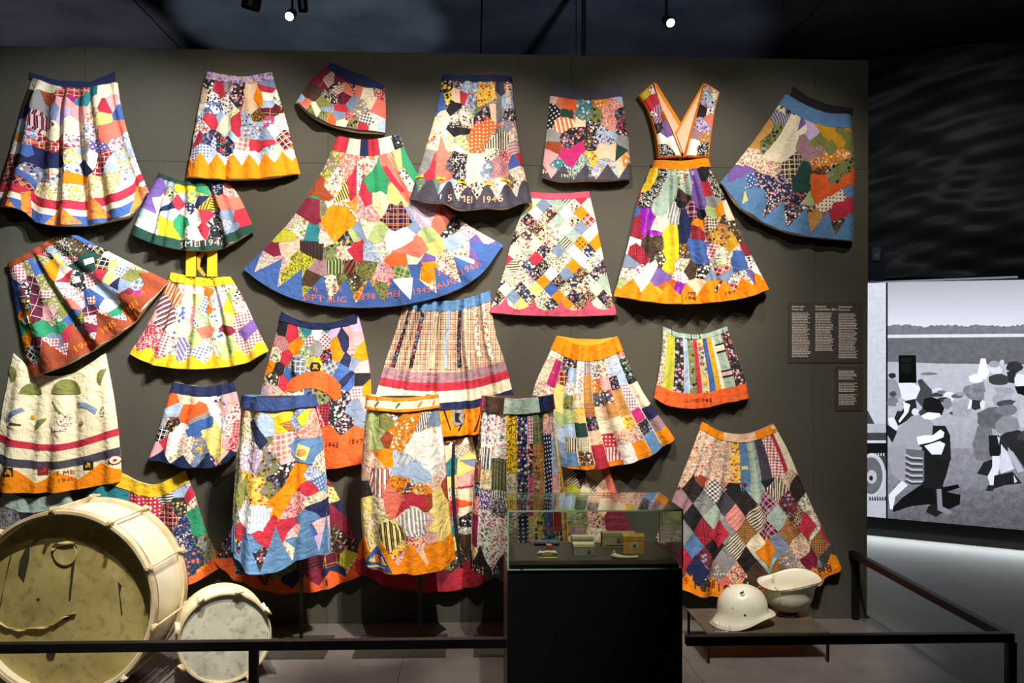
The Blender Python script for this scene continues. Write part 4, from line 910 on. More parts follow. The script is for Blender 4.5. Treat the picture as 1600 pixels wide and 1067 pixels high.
# --- pinafore dress
g = Garment('pinafore_dress', 'full patchwork pinafore dress with orange-edged straps and an orange zigzag hem', 'dress',
  [(1020,260),(1065,264),(1112,257)], [(1112,257),(1140,312),(1165,370),(1205,451)], [(962,462),(1000,470),(1050,475),(1100,474),(1160,466),(1205,451)], [(1020,260),(1000,312),(984,382),(962,462)], d=(.06,.115), amp=.02, nf=8, pleat=.5, seed=14)
g.cells(seeds('''@940,110,4 320,640,py 300,720,py 380,640,tkw 330,740,tkw 290,790,tkw 450,650,pA 430,720,pA 400,800,pA 360,850,pA 500,640,tcd 530,700,tck 590,660,pv 600,740,pv 620,820,pv 640,640,pk 660,740,pr 710,740,tkc 500,810,tdk 690,830,pa 290,930,pu 310,970,pu 240,960,lrk 200,880,pb 270,650,pb
380,950,pc 460,900,sqc 520,920,pn 520,1000,pn 570,890,lml 610,900,pk 610,960,po 600,1020,lrk 680,960,gkc 690,880,pE 730,880,po 760,940,fdY 750,1000,fMk 820,900,pc 830,960,fdk 430,1030,py 240,790,pr
@740,280,3.333 850,270,lrk 950,250,tcp 820,330,pw 860,400,lrk 810,440,pq 920,350,tdk 950,330,fdk 1030,330,py 1025,400,py 1010,450,py 980,430,fdk 880,490,fwr 850,530,fwr 800,480,fcB 780,560,pE 970,510,pv 1080,370,fdo 1070,450,tck 1075,500,twr 1150,350,pb 1180,395,pb 1225,370,grw 1130,480,tdk
1190,490,fkw 1220,510,pq 1300,480,lrc 1290,430,fcE 1290,390,fcr 1310,320,fMk 1340,340,pM 1380,430,pb 1370,370,tcl 1420,360,lrk 1390,230,fdk 1400,290,fdc 1450,500,pv 1440,440,fwk 1490,470,pw 1000,560,pO 1070,580,pu 1170,560,ph 1390,530,twk 1230,560,po 1340,190,pc 1080,300,pn 1255,290,fMk'''), 0, .96)
g.over('patch', [(252,850),(342,912),(295,1015),(250,1042)], 'pu', .0031, Z4)
g.over('patch', [(430,680),(495,655),(480,760),(370,930),(352,900)], 'pA', .0031, Z4)
g.over('patch', [(1106,325),(1228,325),(1206,400),(1172,432),(1130,400)], 'pb', .0031, Z7)
g.over('patch', [(985,280),(1062,262),(1066,335),(1032,472),(1000,385)], 'py', .0031, Z7)
g.over('patch', [(820,345),(850,330),(915,410),(890,455),(810,385)], 'lrk', .0031, Z7)
g.over('patch', [(820,520),(945,418),(955,450),(900,560),(850,600)], 'pw', .0031, Z7)
g.over('patch', [(1345,375),(1410,372),(1420,470),(1345,485)], 'pb', .0031, Z7)
g.over('patch', [(1155,210),(1200,230),(1195,250),(1160,248)], 'po', .0031, Z7)
g.hem(8, .85, .945, 'po', ph=.3); g.text('5 MEI', 1120, 597, 18, 'pd', 0, Z7); g.text('1945', 1125, 622, 18, 'pd', 0, Z7); g.text('1949', 1328, 595, 20, 'pd', -5, Z7)
dress = g
wb = Garment('', '', '', [(1022,249),(1066,251),(1111,245)], [(1111,245),(1114,259)], [(1020,262),(1066,266),(1114,259)], [(1022,249),(1020,262)], d=(.068,.068), amp=.002, nf=3, lining='po', root=dress.root, part='waistband', seed=3)
def strap(tp, rt, bt, lf, sd, part):
    s_ = Garment('', '', '', tp, rt, bt, lf, d=(.045,.062), amp=.003, nf=2, lining='po', root=dress.root, part=part, seed=5, px0=Z4)
    s_.cells(seeds('@940,110,4 '+sd), .02, .98)
    for a, b in ((0, .07), (.93, 1)): s_.piece('orange_edging', [[(a, 0), (b, 0), (b, 1), (a, 1)]], 'po', .004)
    return s_
strap([(235,152),(322,76)], [(322,76),(395,270),(460,420),(508,540)], [(355,548),(430,545),(508,540)], [(235,152),(290,240),(335,390),(355,548)],
  '280,130,pL 315,105,fwk 315,190,pr 340,180,pr 360,240,slm 400,280,px 340,310,fwk 350,350,fkw 420,360,pv 410,390,pv 380,430,pw 460,470,pw 440,440,pw 390,500,tkw 430,530,tkw 480,520,pw', 'bodice_strap')
strap([(645,72),(745,132)], [(745,132),(715,240),(690,400),(675,542)], [(517,540),(590,543),(675,542)], [(645,72),(605,220),(560,380),(517,540)],
  '700,120,fcr 660,140,fBw 660,200,fBk 640,250,pk 670,260,fwk 680,300,ps 630,340,tlk 620,370,tlk 600,400,pj 640,420,fDj 580,460,pw 560,510,pw 630,490,tkw 640,520,tkw', 'bodice_strap')
prism('back_strap', [(940+325/4,110+80/4),(940+480/4,110+330/4),(940+515/4,110+440/4),(940+500/4,110+520/4),(940+440/4,110+370/4),(940+375/4,110+230/4)], -.02, .004, fab('ph'), dress.root, dress.o)
prism('back_strap', [(940+640/4,110+80/4),(940+655/4,110+140/4),(940+560/4,110+400/4),(940+515/4,110+530/4),(940+465/4,110+390/4),(940+560/4,110+230/4)], -.027, .004, fab('ph'), dress.root, dress.o)
prism('orange_edging', [(940+322/4,110+76/4),(940+345/4,110+82/4),(940+495/4,110+325/4),(940+482/4,110+345/4)], -.0215, .003, fab('po'), dress.root, dress.o)
prism('orange_edging', [(940+648/4,110+80/4),(940+636/4,110+78/4),(940+462/4,110+385/4),(940+474/4,110+392/4)], -.0285, .003, fab('po'), dress.root, dress.o)

# --- right tilted skirt
g = Garment('patchwork_skirt', 'wide tilted patchwork skirt with steel blue waistband and triangle hem, top right', 'skirt',
  [(1165,140),(1280,210),(1420,260),(1570,266)], [(1570,266),(1592,500),(1590,800),(1578,1068)], [(750,700),(850,848),(1000,950),(1150,1012),(1300,1042),(1578,1068)], [(1165,140),(1050,310),(920,490),(750,700)], d=(.025,.07), amp=.008, nf=6, seed=15, px0=Z4)
g.cells(seeds('''@940,110,4 1140,230,fcG 1110,290,slG 1180,300,slG 1180,230,fkc 1000,390,pD 1040,340,pD 960,440,pD 1080,400,fek 1030,450,tek 1100,350,fek 1120,470,pc 1080,530,pc 1160,500,pc 1210,330,pc 1190,430,pc 1260,340,pv 1300,300,pl 1320,390,pl 1370,330,pM 1480,430,pM 1430,390,pM 1340,440,pe
1500,360,pe 1540,420,pe 1440,480,pe 1545,340,pM 1270,460,pj 1370,490,tjh 1300,520,pj 940,530,tcr 880,560,tcr 1070,600,tcr 1400,550,foc 1480,530,foc 1340,580,foc 870,640,pv 920,620,pv 930,680,dbw 880,710,dzw 810,720,pz 800,680,pv 990,680,fnp 1080,690,fnp 1180,620,ldw 1200,580,ldw
1240,680,pG 1260,620,pG 1240,740,pG 1370,620,fdx 1520,600,fek 1460,660,fek 1360,730,pO 1360,690,pO 1350,780,pO 1450,740,pO 1530,700,pO 1580,680,pO 1060,780,fnp 1130,740,fnp 1040,860,fkc 1180,830,fkp 1240,790,fkp 1150,900,fkc 1280,810,pE 1390,840,dck 1480,790,dck 1560,750,pz 1490,870,pr
1560,840,pr 1430,910,pr 1310,910,pD 1280,880,fkD 1470,960,fdk 1560,930,pz 880,800,pY 950,790,pz 1000,840,pz'''), .05, .99)
g.over('patch', [(1298,650),(1412,655),(1427,770),(1345,842)], 'pO', .0031, Z4)
g.over('patch', [(1300,575),(1555,500),(1567,540),(1310,612)], 'foc', .0031, Z4)
g.over('patch', [(1330,420),(1400,410),(1470,480),(1400,490)], 'pe', .0031, Z4)
g.over('patch', [(1320,290),(1420,340),(1530,440),(1520,480),(1440,430),(1360,340)], 'pM', .0031, Z4)
g.over('patch', [(1000,540),(1120,400),(1190,270),(1250,290),(1200,500),(1150,570)], 'pc', .0031, Z4)
g.over('patch', [(860,570),(915,495),(1120,580),(1085,675),(960,620)], 'tcr', .0031, Z4)
g.over('patch', [(1400,890),(1580,800),(1580,890),(1430,950)], 'pr', .0031, Z4)
g.band('waistband', 0, .11, 'pz', .004); g.hem(6, .78, .97, 'pz', ph=.4)
prism('back_waistband', [(1200/4+940,100/4+110),(1290/4+940,165/4+110),(1420/4+940,215/4+110),(1570/4+940,235/4+110),(1572/4+940,275/4+110),(1400/4+940,265/4+110),(1260/4+940,215/4+110),(1180/4+940,155/4+110)], -.008, .005, fab('pk'), g.root, g.o)

# --- diamond skirt with crimson hem
g = Garment('patchwork_skirt', 'A-line skirt of small diamond patches with a crimson waistband and scalloped crimson hem', 'skirt',
  [(829,299),(875,302),(921,298)], [(921,298),(934,355),(948,425),(964,492)], [(765,488),(805,492),(860,494),(915,494),(964,492)], [(829,299),(803,368),(786,430),(765,488)], d=(.025,.055), amp=.008, nf=6, seed=16)
pal = 'po,pr,fkr,fcd,tkc,pq,po,pc,pw,pc,fnh,lrc,tdh,pp,fkc,tck,dok,fca,pb,fhr,tck,fcr,tcd,fkh,sck,pY,fdp,pA,fhd,fck,tkh'.split(',')
def lattice(x0, x1, y0, y1, s, sy, pal, seed):
    rg = random.Random(seed); out = []; j = 0; y = y0; last = ''
    while y < y1:
        x = x0 + (s/2 if j % 2 else 0)
        while x < x1:
            c = rg.choice([p for p in pal if p != last]); last = c; out.append((x, y, c)); x += s
        y += sy/2; j += 1
    return out
def inside(g, sd):
    uv = g.uv_of([(x, y) for x, y, c in sd]); keep = [(p, s[2]) for p, s in zip(uv, sd) if -.045 < p[0] < 1.045 and -.045 < p[1] < 1.045]
    return [k[0] for k in keep], [k[1] for k in keep]
g.diamonds(lattice(755, 975, 296, 500, 23.5, 24, pal, 4), 11.75, 12, .04, .97)
g.band('waistband', 0, .05, 'pR', .004); g.hem(4.3, .86, .955, 'pR', 'scallop', ph=3.2)

# --- orange waist grid skirt
g = Garment('patchwork_skirt', 'gathered skirt of square patches with orange waistband, behind and right of the stand skirts', 'skirt',
  [(873,524),(900,537),(932,538),(966,525)], [(966,525),(985,570),(1008,615),(1056,686)], [(822,700),(880,728),(905,733),(960,728),(1010,713),(1056,686)], [(873,524),(855,562),(834,612),(822,700)], d=(.045,.1), amp=.018, nf=7, pleat=.6, seed=17)
g.grid(seeds('''@800,500,4 250,230,pw 310,220,tch 365,250,fkc 415,260,pw 465,280,sle 510,270,twk 570,260,fce 630,240,tBw 680,220,tsw 215,290,tcp 250,330,pP 310,360,lxh 355,360,pB 405,390,fwl 465,400,pD 515,400,foh 575,390,pp 635,390,fkc 690,350,pB 740,320,fkg 200,420,fcp 150,410,pw 280,480,pY
335,510,fek 385,520,tco 465,560,lDr 515,540,ph 580,520,fKc 640,510,pD 740,480,gvc 800,470,pc 320,620,pE 400,640,tyw 460,680,pG 520,660,fkr 610,660,pc 700,630,fyr 790,600,pP 870,580,pn 850,670,fkb 930,660,pj 330,740,pB 420,750,lce 385,820,sck 450,820,fdc 520,850,pr 560,780,ph 620,760,drw
640,820,srw 740,740,fhs 820,720,fky 720,840,pw 890,720,pz 900,770,pz 350,860,pz 430,900,po 620,890,po 800,830,po 980,740,po 520,900,pr 710,880,pw 270,800,pq 200,700,fcp 180,560,fcd 240,600,pw'''), 11, 8, .1, 1)
g.band('waistband', 0, .13, 'po', .005)
prism('waistband', [(874,525),(900,529),(935,530),(965,526),(965,535),(920,542),(874,534)], -.03, .006, fab('pM'), g.root, g.o)

# --- striped small skirt
g = Garment('striped_skirt', 'small skirt of narrow vertical strips with plain burnt orange hem', 'skirt',
  [(1039,510),(1062,520),(1100,522),(1138,510)], [(1138,510),(1150,548),(1165,590),(1172,622)], [(1024,622),(1045,634),(1090,638),(1130,630),(1172,622)], [(1039,510),(1036,550),(1030,590),(1024,622)], d=(.03,.065), amp=.009, nf=7, pleat=.6, seed=18)
cols = [(0,'fhg'),(.06,'pL'),(.18,'fkl'),(.29,'pB'),(.36,'fek'),(.44,'pr'),(.505,'fYb'),(.575,'pb'),(.645,'pM'),(.71,'tcw'),(.75,'pA'),(.86,'fkp'),(1,'')]
for (a, c), (b, _) in zip(cols, cols[1:]): g.piece('fabric_strip', [[(a+.002, .04), (b-.002, .04), (b-.002, .83), (a+.002, .83)]], c, .0015+.001*g.rng.random(), 0)
for v in (.18, .28, .55, .63): g.piece('ribbon', [[(.75, v), (.86, v), (.86, v+.025), (.75, v+.025)]], 'pk', .004)
g.piece('pale_patch', [[(.752, .20), (.858, .20), (.858, .28), (.752, .28)]], 'pc', .0035); g.piece('pale_patch', [[(.752, .57), (.858, .57), (.858, .63), (.752, .63)]], 'pp', .0035)
g.band('waistband', 0, .06, 'pA', .004); g.band('hem', .8, 1, 'pO', .0035)
for u in (.12, .42, .55, .9): g.piece('ribbon', [[(u, 0), (u+.01, 0), (u+.01, .06), (u, .06)]], 'pk', .005)
g.text('5 MEI 1945', 1160, 500, 22, 'px', -2, ZL)

# --- big diamond skirt, bottom right
g = Garment('patchwork_skirt', 'large flared skirt of muted diamond patches with orange dated hem, above the helmets', 'skirt',
  [(1101,660),(1130,675),(1170,678),(1212,663)], [(1212,663),(1234,703),(1262,770),(1317,889)], [(1006,888),(1040,911),(1075,923),(1122,932),(1190,932),(1240,922),(1280,908),(1317,889)], [(1101,660),(1075,728),(1050,790),(1006,888)], d=(.03,.085), amp=.022, nf=7, pleat=.3, seed=19, lining='pj')
cols = [(0,'fhw'),(.2,'tha'),(.40,'fyr'),(.49,'pz'),(.58,'pA'),(.68,'pK'),(.77,'grw'),(.88,'pr'),(.93,'pc'),(1,'')]
for (a, c), (b, _) in zip(cols, cols[1:]): g.piece('upper_panel', [[(a+.001, .04), (b-.001, .04), (b-.001, .36), (a+.001, .36)]], c, .0012, 0)
g.piece('ribbon', [[(.5, .2), (.57, .2), (.57, .22), (.5, .22)]], 'pY', .003)
pal = 'pr,lrk,pa,fdk,pj,tdh,pq,lDk,fac,tak,pz,fhr,tec,ps,pm,pk,gkw,tha,pK,skc,fca,pA,fmk,pe,sps,pd,tkd,pc,px,lml'.split(',')
L = [(x, y, c) for x, y, c in lattice(1000, 1330, 742, 945, 33, 44, pal, 11) if y > 742+abs(x-1160)*-.02]
g.diamonds(L, 16.5, 22, .3, 1)
for x, y, c in ((1087,889,'pn'), (1122,833,'pr'), (1196,860,'po'), (1260,822,'pr')):
    g.over('diamond_patch', [(x-17,y),(x,y-23),(x+17,y),(x,y+23)], c, .005)
g.hem(8, .88, .97, 'po', ph=.6)
g.band('waistband', 0, .05, 'po', .004); g.piece('waistband', [[(.3, 0), (.72, 0), (.72, .05), (.3, .05)]], 'php', .005)
g.disc('button', 1210, 669, 3, 'pw', .008)
for t, x, y, a, s_ in (('5', 1071, 907, 0, 11), ('1898', 1099, 912, 3, 13), ('1938', 1138, 918, 0, 13), ('48', 1166, 914, -4, 13), ('5', 1185, 920, -6, 11), ('31·8·1948', 1262, 896, -13, 13)): g.text(t, x, y, s_, 'pd', a)

# --- background skirts low on the wall
g = Garment('patchwork_skirt', 'patchwork skirt with a yellow waistband and red dotted panel, half hidden behind the bass drum', 'skirt',
  [(150,730),(188,740),(215,753),(245,757),(286,736)], [(286,736),(302,775),(320,830),(346,886)], [(90,890),(160,915),(240,918),(300,910),(346,886)], [(150,730),(130,780),(110,830),(90,890)], d=(.012,.05), amp=.015, nf=6, seed=20)
g.cells(seeds('''@0,740,3.2 700,100,drw 760,150,drw 660,90,drw 800,100,skw 830,90,skw 870,60,pB 900,100,pB 850,200,lmp 880,240,lmp 930,130,pr 950,160,fcr 965,220,pg 985,270,pg 920,260,fnb 950,340,fnb 930,300,tnw 980,420,fnG 1040,400,fed 1020,350,fed 1030,500,po 1080,450,pO 900,160,fke 625,80,pt 600,160,pt 560,60,pt 900,470,fnb 940,500,fnG'''), .05, 1)
g.band('waistband', 0, .12, 'py', .005); g.band('hem', .93, 1, 'pO', .003)
g = Garment('patchwork_skirt', 'grey tweed skirt with pale green waistband, mostly hidden behind the bass drum', 'skirt',
  [(2,766),(45,780),(104,766)], [(104,766),(118,810),(132,860),(140,905)], [(-30,905),(30,915),(90,915),(140,905)], [(2,766),(-10,810),(-20,860),(-30,905)], d=(.012,.05), amp=.01, nf=5, seed=21)
g.cells(seeds('@0,740,3.2 60,190,taK 20,240,taK 150,150,pm 180,180,fkr 250,150,fkr 300,130,fwr 200,130,pk 120,160,pk 330,200,fkm 60,300,taK 250,300,fkd'), .1, 1)
g.band('waistband', 0, .16, 'pA', .004)
g = Garment('patchwork_skirt', 'dark red fan skirt with orange hem, low behind the blue-waisted stand skirt', 'skirt',
  [(415,735),(450,742),(500,733)], [(500,733),(528,780),(552,840),(578,893)], [(330,874),(375,906),(430,924),(500,921),(578,893)], [(415,735),(385,780),(358,830),(330,874)], d=(.02,.06), amp=.012, nf=7, seed=22)
g.cells(seeds('''@340,660,4 30,720,pr 60,680,pr 80,750,fkr 30,830,fkd 60,870,pn 130,850,pn 120,900,fkn 230,900,fdx 300,950,fdx 350,970,fek 430,890,pL 480,980,pn 560,880,smk 620,850,smk 600,950,pm 720,850,lmk 740,780,fkm 720,940,pn 820,850,pL 840,930,dYk 870,880,dYk 700,380,fky 730,460,dYr 790,480,pb 740,560,pm 760,530,pn
800,640,tmr 830,680,tmr 780,720,fkd 860,780,fkd 640,1000,pm 750,960,pn 930,910,pO 680,600,pm 700,700,fdk'''), .0, .97)
g.hem(6, .86, .96, 'pO', ph=.3); g.band('waistband', 0, .06, 'pn', .004)
g = Garment('patchwork_skirt', 'skirt of cream and red horizontal strips with crimson hem, low behind the stands', 'skirt',
  [(640,686),(690,690),(738,683)], [(738,683),(748,740),(768,830),(792,892)], [(546,884),(600,912),(665,923),(735,916),(792,892)], [(640,686),(600,750),(570,830),(546,884)], d=(.02,.06), amp=.012, nf=7, seed=23)
g.cells(seeds('''@680,600,4 180,400,lcd 190,440,pY 190,500,pq 180,540,pY 190,590,tph 190,650,pr 190,700,pc 180,745,pO 180,780,pc 200,850,fkw 190,900,twk 60,420,ph 100,540,pt 100,600,pY 100,700,tcd 110,770,pr 110,850,tak 100,930,pt 180,980,pd 110,1000,pY 60,750,pO
@340,660,4 870,620,pr 900,700,px 890,800,pO 880,500,tkh 1000,920,pr 1080,980,fdk 1160,940,pr 1200,970,pd 1230,920,pr 1300,960,tek 1380,940,pm 1400,880,pe 1500,850,fdk 1560,900,pr 1650,880,pm'''), .04, .97)
g.hem(7, .87, .96, 'pr', ph=.2)
for x, y in ((1440,112),(1480,108)): g.disc('pom_pom', x, y, 14, 'pO', .02, ZJ)
g.over('mount_rod', [(706,694),(711,694),(724,884),(718,884)], 'pk', .012)
g = Garment('patchwork_skirt', 'dim patchwork skirt on the wall behind the glass case, under the orange-waisted skirt', 'skirt',
  [(880,728),(915,734),(952,728)], [(952,728),(966,775),(985,822),(1012,884)], [(826,884),(880,900),(950,902),(1012,884)], [(880,728),(862,775),(845,830),(826,884)], d=(.02,.05), amp=.01, nf=5, seed=24)
g.cells(seeds('''@680,600,4 880,600,fkm 860,660,pL 990,620,sKc 1000,570,pc 1050,660,ph 1090,590,ps 1100,640,ps 950,690,pc 900,850,fed 900,930,pj 1010,850,fpk 1100,840,pm 1140,880,pm 1040,780,ph 850,750,pE 1180,940,pm 1000,950,fcp 850,1000,fck 1150,1050,pj 1250,1080,fpk'''), .0, 1)

# ============================================================ skirts on stands
def stand(lbl, px, ypl, x0, x1, top, grp=None):
    """floor plate, pole and inner form; y = distance of the skirt's axis"""
    P = atY(px, 900, ypl); t = thing('display_stand', lbl, 'stand', (P.x, ypl, 0))
    a, b = atY(x0, 1024, ypl-.17), atY(x1, 1024, ypl-.17)
    pm = mat('stand_metal', '2A2826', .45, .6, noise=(20, '35322C'))
    box('base_plate', (a.x, ypl-.17, 0), (b.x, ypl+.19, .008), mat('plate_metal', '4A4842', .35, .5, noise=(14, '57544A')), t, .002, t.location)
    tube('pole', [(P.x, ypl, .008), (P.x, ypl, top-.03)], .0085, pm, t, 12, t.location)
    return t, P
def opening(g, c_, w_, dpt, z, m):
    bm = bmesh.new(); add_lathe(bm, [(.001, .012), (.6, .012), (.97, 0), (.97, -.012), (.001, -.012)], 32, Matrix.Translation((c_, g.y0, z)) @ Matrix.Diagonal((w_, dpt, 1, 1)))
    return bm
g = Garment('patchwork_skirt', 'long floral patchwork skirt with gathered blue waistband, leftmost of three on stands', 'skirt',
  [(382,617),(435,620),(490,616)], [(490,616),(503,680),(513,785),(517,862)], [(365,858),(400,884),(440,882),(480,862),(517,860)], [(382,617),(374,690),(367,790),(365,858)], amp=.014, nf=6, pleat=.4, rnd=(.12,.15), yc=-.42, lining='pz', seed=31)
g.cells(seeds('''@340,460,4 190,770,lhr 250,740,lcy 330,780,pB 340,830,pB 410,730,pY 440,760,py 430,820,py 460,800,lDm 510,780,fBq 560,760,fqB 600,780,tsw 600,850,tsw 640,750,grk 160,900,tce 200,950,fwl 260,1000,flw 370,920,fed 370,1000,fed 430,900,lpw 440,980,lpw 520,940,pz 610,920,pz
@340,660,4 130,200,fed 130,340,fed 220,160,fwP 260,230,flw 180,420,fEd 270,380,fyr 270,440,fyr 350,400,fed 350,250,fed 220,510,sBw 270,520,sBw 290,580,sBw 220,590,sBw 120,560,fed 110,640,fdr 110,740,fdr 400,130,lpw 460,200,tpw 460,280,fkw 430,340,fkb 500,340,po 440,430,po 410,520,po 520,280,po 560,430,tpr 500,520,tpr
590,410,pr 620,300,fBw 650,360,dzw 640,250,fce 620,460,fch 640,520,pn 400,640,pr 350,700,pr 440,620,pr 190,690,lrk 200,760,fky 260,730,pz 500,720,pz 620,650,pb 600,560,pz 650,640,dpw 670,720,pl 540,650,fpw 450,760,fcp 340,790,fkp'''), .05, .98)
g.over('patch', [(398,525),(402,450),(520,228),(577,262),(545,380),(470,470),(420,588)], 'po', .0031, ZJ)
g.over('patch', [(303,662),(388,540),(484,620),(440,740),(330,730)], 'pr', .0031, ZJ)
g.over('patch', [(195,490),(385,500),(330,650),(265,630),(170,600)], 'sBw', .0031, ZJ)
g.over('tilted_patch', [(230,790),(262,770),(350,900),(310,945)], 'pn', .006, ZI); g.over('leaf_patch', [(222,298),(215,420),(165,535),(142,470),(158,380)], 'pe', .006, ZJ)
g.over('pocket', [(520,90),(600,88),(640,180),(600,250),(520,225),(485,180)], 'pz', .006, ZJ); g.over('label_patch', [(535,118),(592,150),(570,225),(512,195)], 'pY', .0075, ZJ); g.disc('label_patch', 552, 172, 22, 'pD', .0085, ZJ, n=12)
g.band('waistband', 0, .075, 'pN', .012); g.hem(5, .74, .99, 'pz', ph=.1)
t, P = stand('black pole stand with flat floor plate carrying the blue-waisted skirt', 471, g.y0, 398, 506, 1.3)
c_ = (g.T[0][0]+g.T[-1][0])/2; w_ = (g.T[-1][0]-g.T[0][0])/2
from_bm('waist_form', opening(g, c_, w_, .12, g.T[30][1]-.008, None), mat('form_black', '17161A', .9), t, True, t.location)

g = Garment('patchwork_skirt', 'long white and orange patchwork skirt with cream waistband, middle of three on stands', 'skirt',
  [(576,617),(627,620),(681,616)], [(681,616),(694,700),(701,790),(711,872)], [(572,882),(620,885),(672,886),(711,872)], [(576,617),(567,700),(564,790),(572,882)], amp=.014, nf=5, pleat=.5, rnd=(.12,.15), yc=-.42, lining='pw', seed=32)
g.cells(seeds('''@340,460,4 990,780,pE 940,800,tcd 1060,780,pe 1000,860,pE 930,900,lhd 940,1000,lhd 1010,920,pE 1030,990,po 1010,1030,ph 1180,780,foO 1160,850,foO 1130,910,foO 1080,900,px 1120,740,fwb 1300,760,skw 1340,780,pq 1270,800,skw 1330,860,fwo 1250,870,fwo 1300,930,fwk 1200,980,swB 1230,900,pw 1350,950,pw 1150,1000,pB 1380,900,pw
@340,660,4 930,200,lhd 930,300,lhd 1060,200,po 1000,220,pw 1020,300,sxw 1010,380,sxw 940,400,tkd 1180,280,pB 1220,170,pw 1170,200,swB 1270,260,pB 1290,320,pB 1200,380,fdc 1150,370,fox 1280,400,foc 1080,400,ps 1100,500,ps 1150,480,ps 1240,460,pr 1300,470,px 1350,250,pw 1350,350,ph 1400,300,twr 1380,450,pY 1400,520,pY 1430,400,px
1370,620,pY 1420,650,pY 970,500,pY 1020,500,tch 980,600,fYw 960,700,tYw 1100,640,skY 1130,700,skY 1080,580,fYc 1220,600,saw 1260,650,saw 1200,520,fcd 1300,600,tpw 1330,680,tph 1240,720,fhr 1160,740,fyr 1280,800,ph 1230,770,fph 1350,780,po 1460,750,po'''), .05, .98)
g.over('patch', [(1040,360),(1098,372),(1165,470),(1120,575),(1090,578)], 'ps', .0031, ZJ)
g.over('patch', [(1150,470),(1302,418),(1330,520),(1225,480),(1120,575)], 'pr', .0031, ZJ)
g.over('patch', [(1120,580),(1222,500),(1332,550),(1275,685)], 'saw', .0031, ZJ)
g.over('patch', [(1035,600),(1090,580),(1180,690),(1080,790),(1030,740)], 'skY', .0031, ZJ)
g.over('patch', [(1225,60),(1345,20),(1400,280),(1350,330),(1240,200)], 'pw', .0031, ZJ)
g.over('patch', [(1225,310),(1265,220),(1340,300),(1345,360)], 'pB', .0031, ZJ)
g.over('patch', [(985,265),(1100,270),(1050,440),(1000,430)], 'sxw', .0031, ZJ)
g.over('patch', [(1175,730),(1290,715),(1160,980),(1110,920)], 'foO', .0031, ZI)
g.over('patch', [(1290,730),(1330,725),(1300,830),(1245,800)], 'skw', .0031, ZI)
g.band('waistband', 0, .02, 'po', .013); g.band('waistband', .02, .065, 'pc', .012); g.band('waistband', .065, .08, 'po', .013)
for u in (.25, .45, .65, .8): g.piece('stitched_leaf', [[(u, .055), (u+.04, .028), (u+.06, .03), (u+.025, .058)]], 'pg' if u < .5 else 'ps', .014)
g.hem(5, .82, .96, 'po', ph=.3)
g.over('crest_patch', [(930,888),(1020,738),(1065,800),(1112,890)], 'pb', .006, ZJ); g.over('crest_figure', [(1000,800),(1040,795),(1042,840),(1020,855),(998,840)], 'ps', .0075, ZJ)
for q in ([(960,840),(990,800),(992,850)], [(1048,800),(1078,845),(1048,855)], [(955,870),(1065,862),(1066,872),(958,882)]): g.over('crest_figure', q, 'pY', .0075, ZJ)
t, P = stand('black pole stand with wide floor plate carrying the white and orange skirt', 656, g.y0, 550, 696, 1.3)
c_ = (g.T[0][0]+g.T[-1][0])/2; w_ = (g.T[-1][0]-g.T[0][0])/2
from_bm('waist_form', opening(g, c_, w_, .12, g.T[30][1]-.008, None), mat('form_black', '17161A', .9), t, True, t.location)

g = Garment('patchwork_skirt', 'long skirt of narrow floral strips with dark waistband and black hem, rightmost on stands', 'skirt',
  [(756,618),(808,621),(861,616)], [(861,616),(872,700),(884,790),(890,888)], [(736,886),(790,898),(840,898),(890,888)], [(756,618),(746,700),(738,790),(736,886)], amp=.016, nf=7, pleat=.7, rnd=(.12,.15), yc=-.42, lining='pc', seed=33)
for xt0, xt1, xb0, xb1, rows in [(258,300,225,262,'470fdk 600fxk 690fnp 800tpr 1000sPk'), (300,350,262,345,'390fwP 520snw 640fcy 760fvw 880fwP 1200fwg'), (350,440,345,440,'450fwp 645sKe 690swk 805tKw 1200fwr'),
    (440,505,440,510,'540tyk 620tce 780tca 880tcd 1200tec'), (505,570,510,575,'650fnw 790tnw 1200dnw'), (570,600,575,612,'360gPw 560fkp 800tPp 1200fYp'), (600,665,612,668,'355lgr 575tDd 680fDo 1200fYd'),
    (665,712,668,730,'300fpy 760dnw 900fbr 1200fbk'), (712,735,730,790,'340fwp 545pB 680pp 900lrk 1200lkc'), (735,765,790,850,'700tyk 1200fyc')]:
    y0_ = 120
    for t_ in rows.split():
        y1_ = int(t_[:-3]); c_ = t_[-3:] if not t_[-3] in '0123456789' else t_[-2:]
        y1_ = int(t_[:-len(c_)]); f_ = lambda y, a, b: a+(b-a)*(y-150)/830
        yy = min(y1_, 1170)
        g.over('patch', [(f_(y0_, xt0, xb0)+1, y0_+1), (f_(y0_, xt1, xb1)-1, y0_+1), (f_(yy, xt1, xb1)-1, yy-1), (f_(yy, xt0, xb0)+1, yy-1)], c_, .0012+.0014*g.rng.random(), ZK)
        y0_ = y1_
cc = ['pP', 'pd', 'pA', 'pn', 'pm', 'pP']; ub = [0, .12, .38, .68, .9, .97, 1]
for k in range(6): g.band('waistband', 0, .085, cc[k], .012, u0=ub[k], u1=ub[k+1])
for k in range(6):
    u = k/5-.1; g.piece('hem', [[(u+.1, .84), (u+.2, .965), (u, .965)]], 'pk', .006)
g.band('hem', .96, 1, 'pk', .006)
g.text('1952', 192, 585, 24, 'pc', 0, (700,740,4)); g.text('1950', 298, 585, 24, 'pc', 0, (700,740,4)); g.text('5 MEI', 298, 556, 15, 'pp', 0, (700,740,4)); g.text('31 AUG', 192, 556, 15, 'pp', 0, (700,740,4))
t, P = stand('black pole stand with floor plate carrying the striped skirt behind the glass case', 812, g.y0, 740, 880, 1.3)
c_ = (g.T[0][0]+g.T[-1][0])/2; w_ = (g.T[-1][0]-g.T[0][0])/2
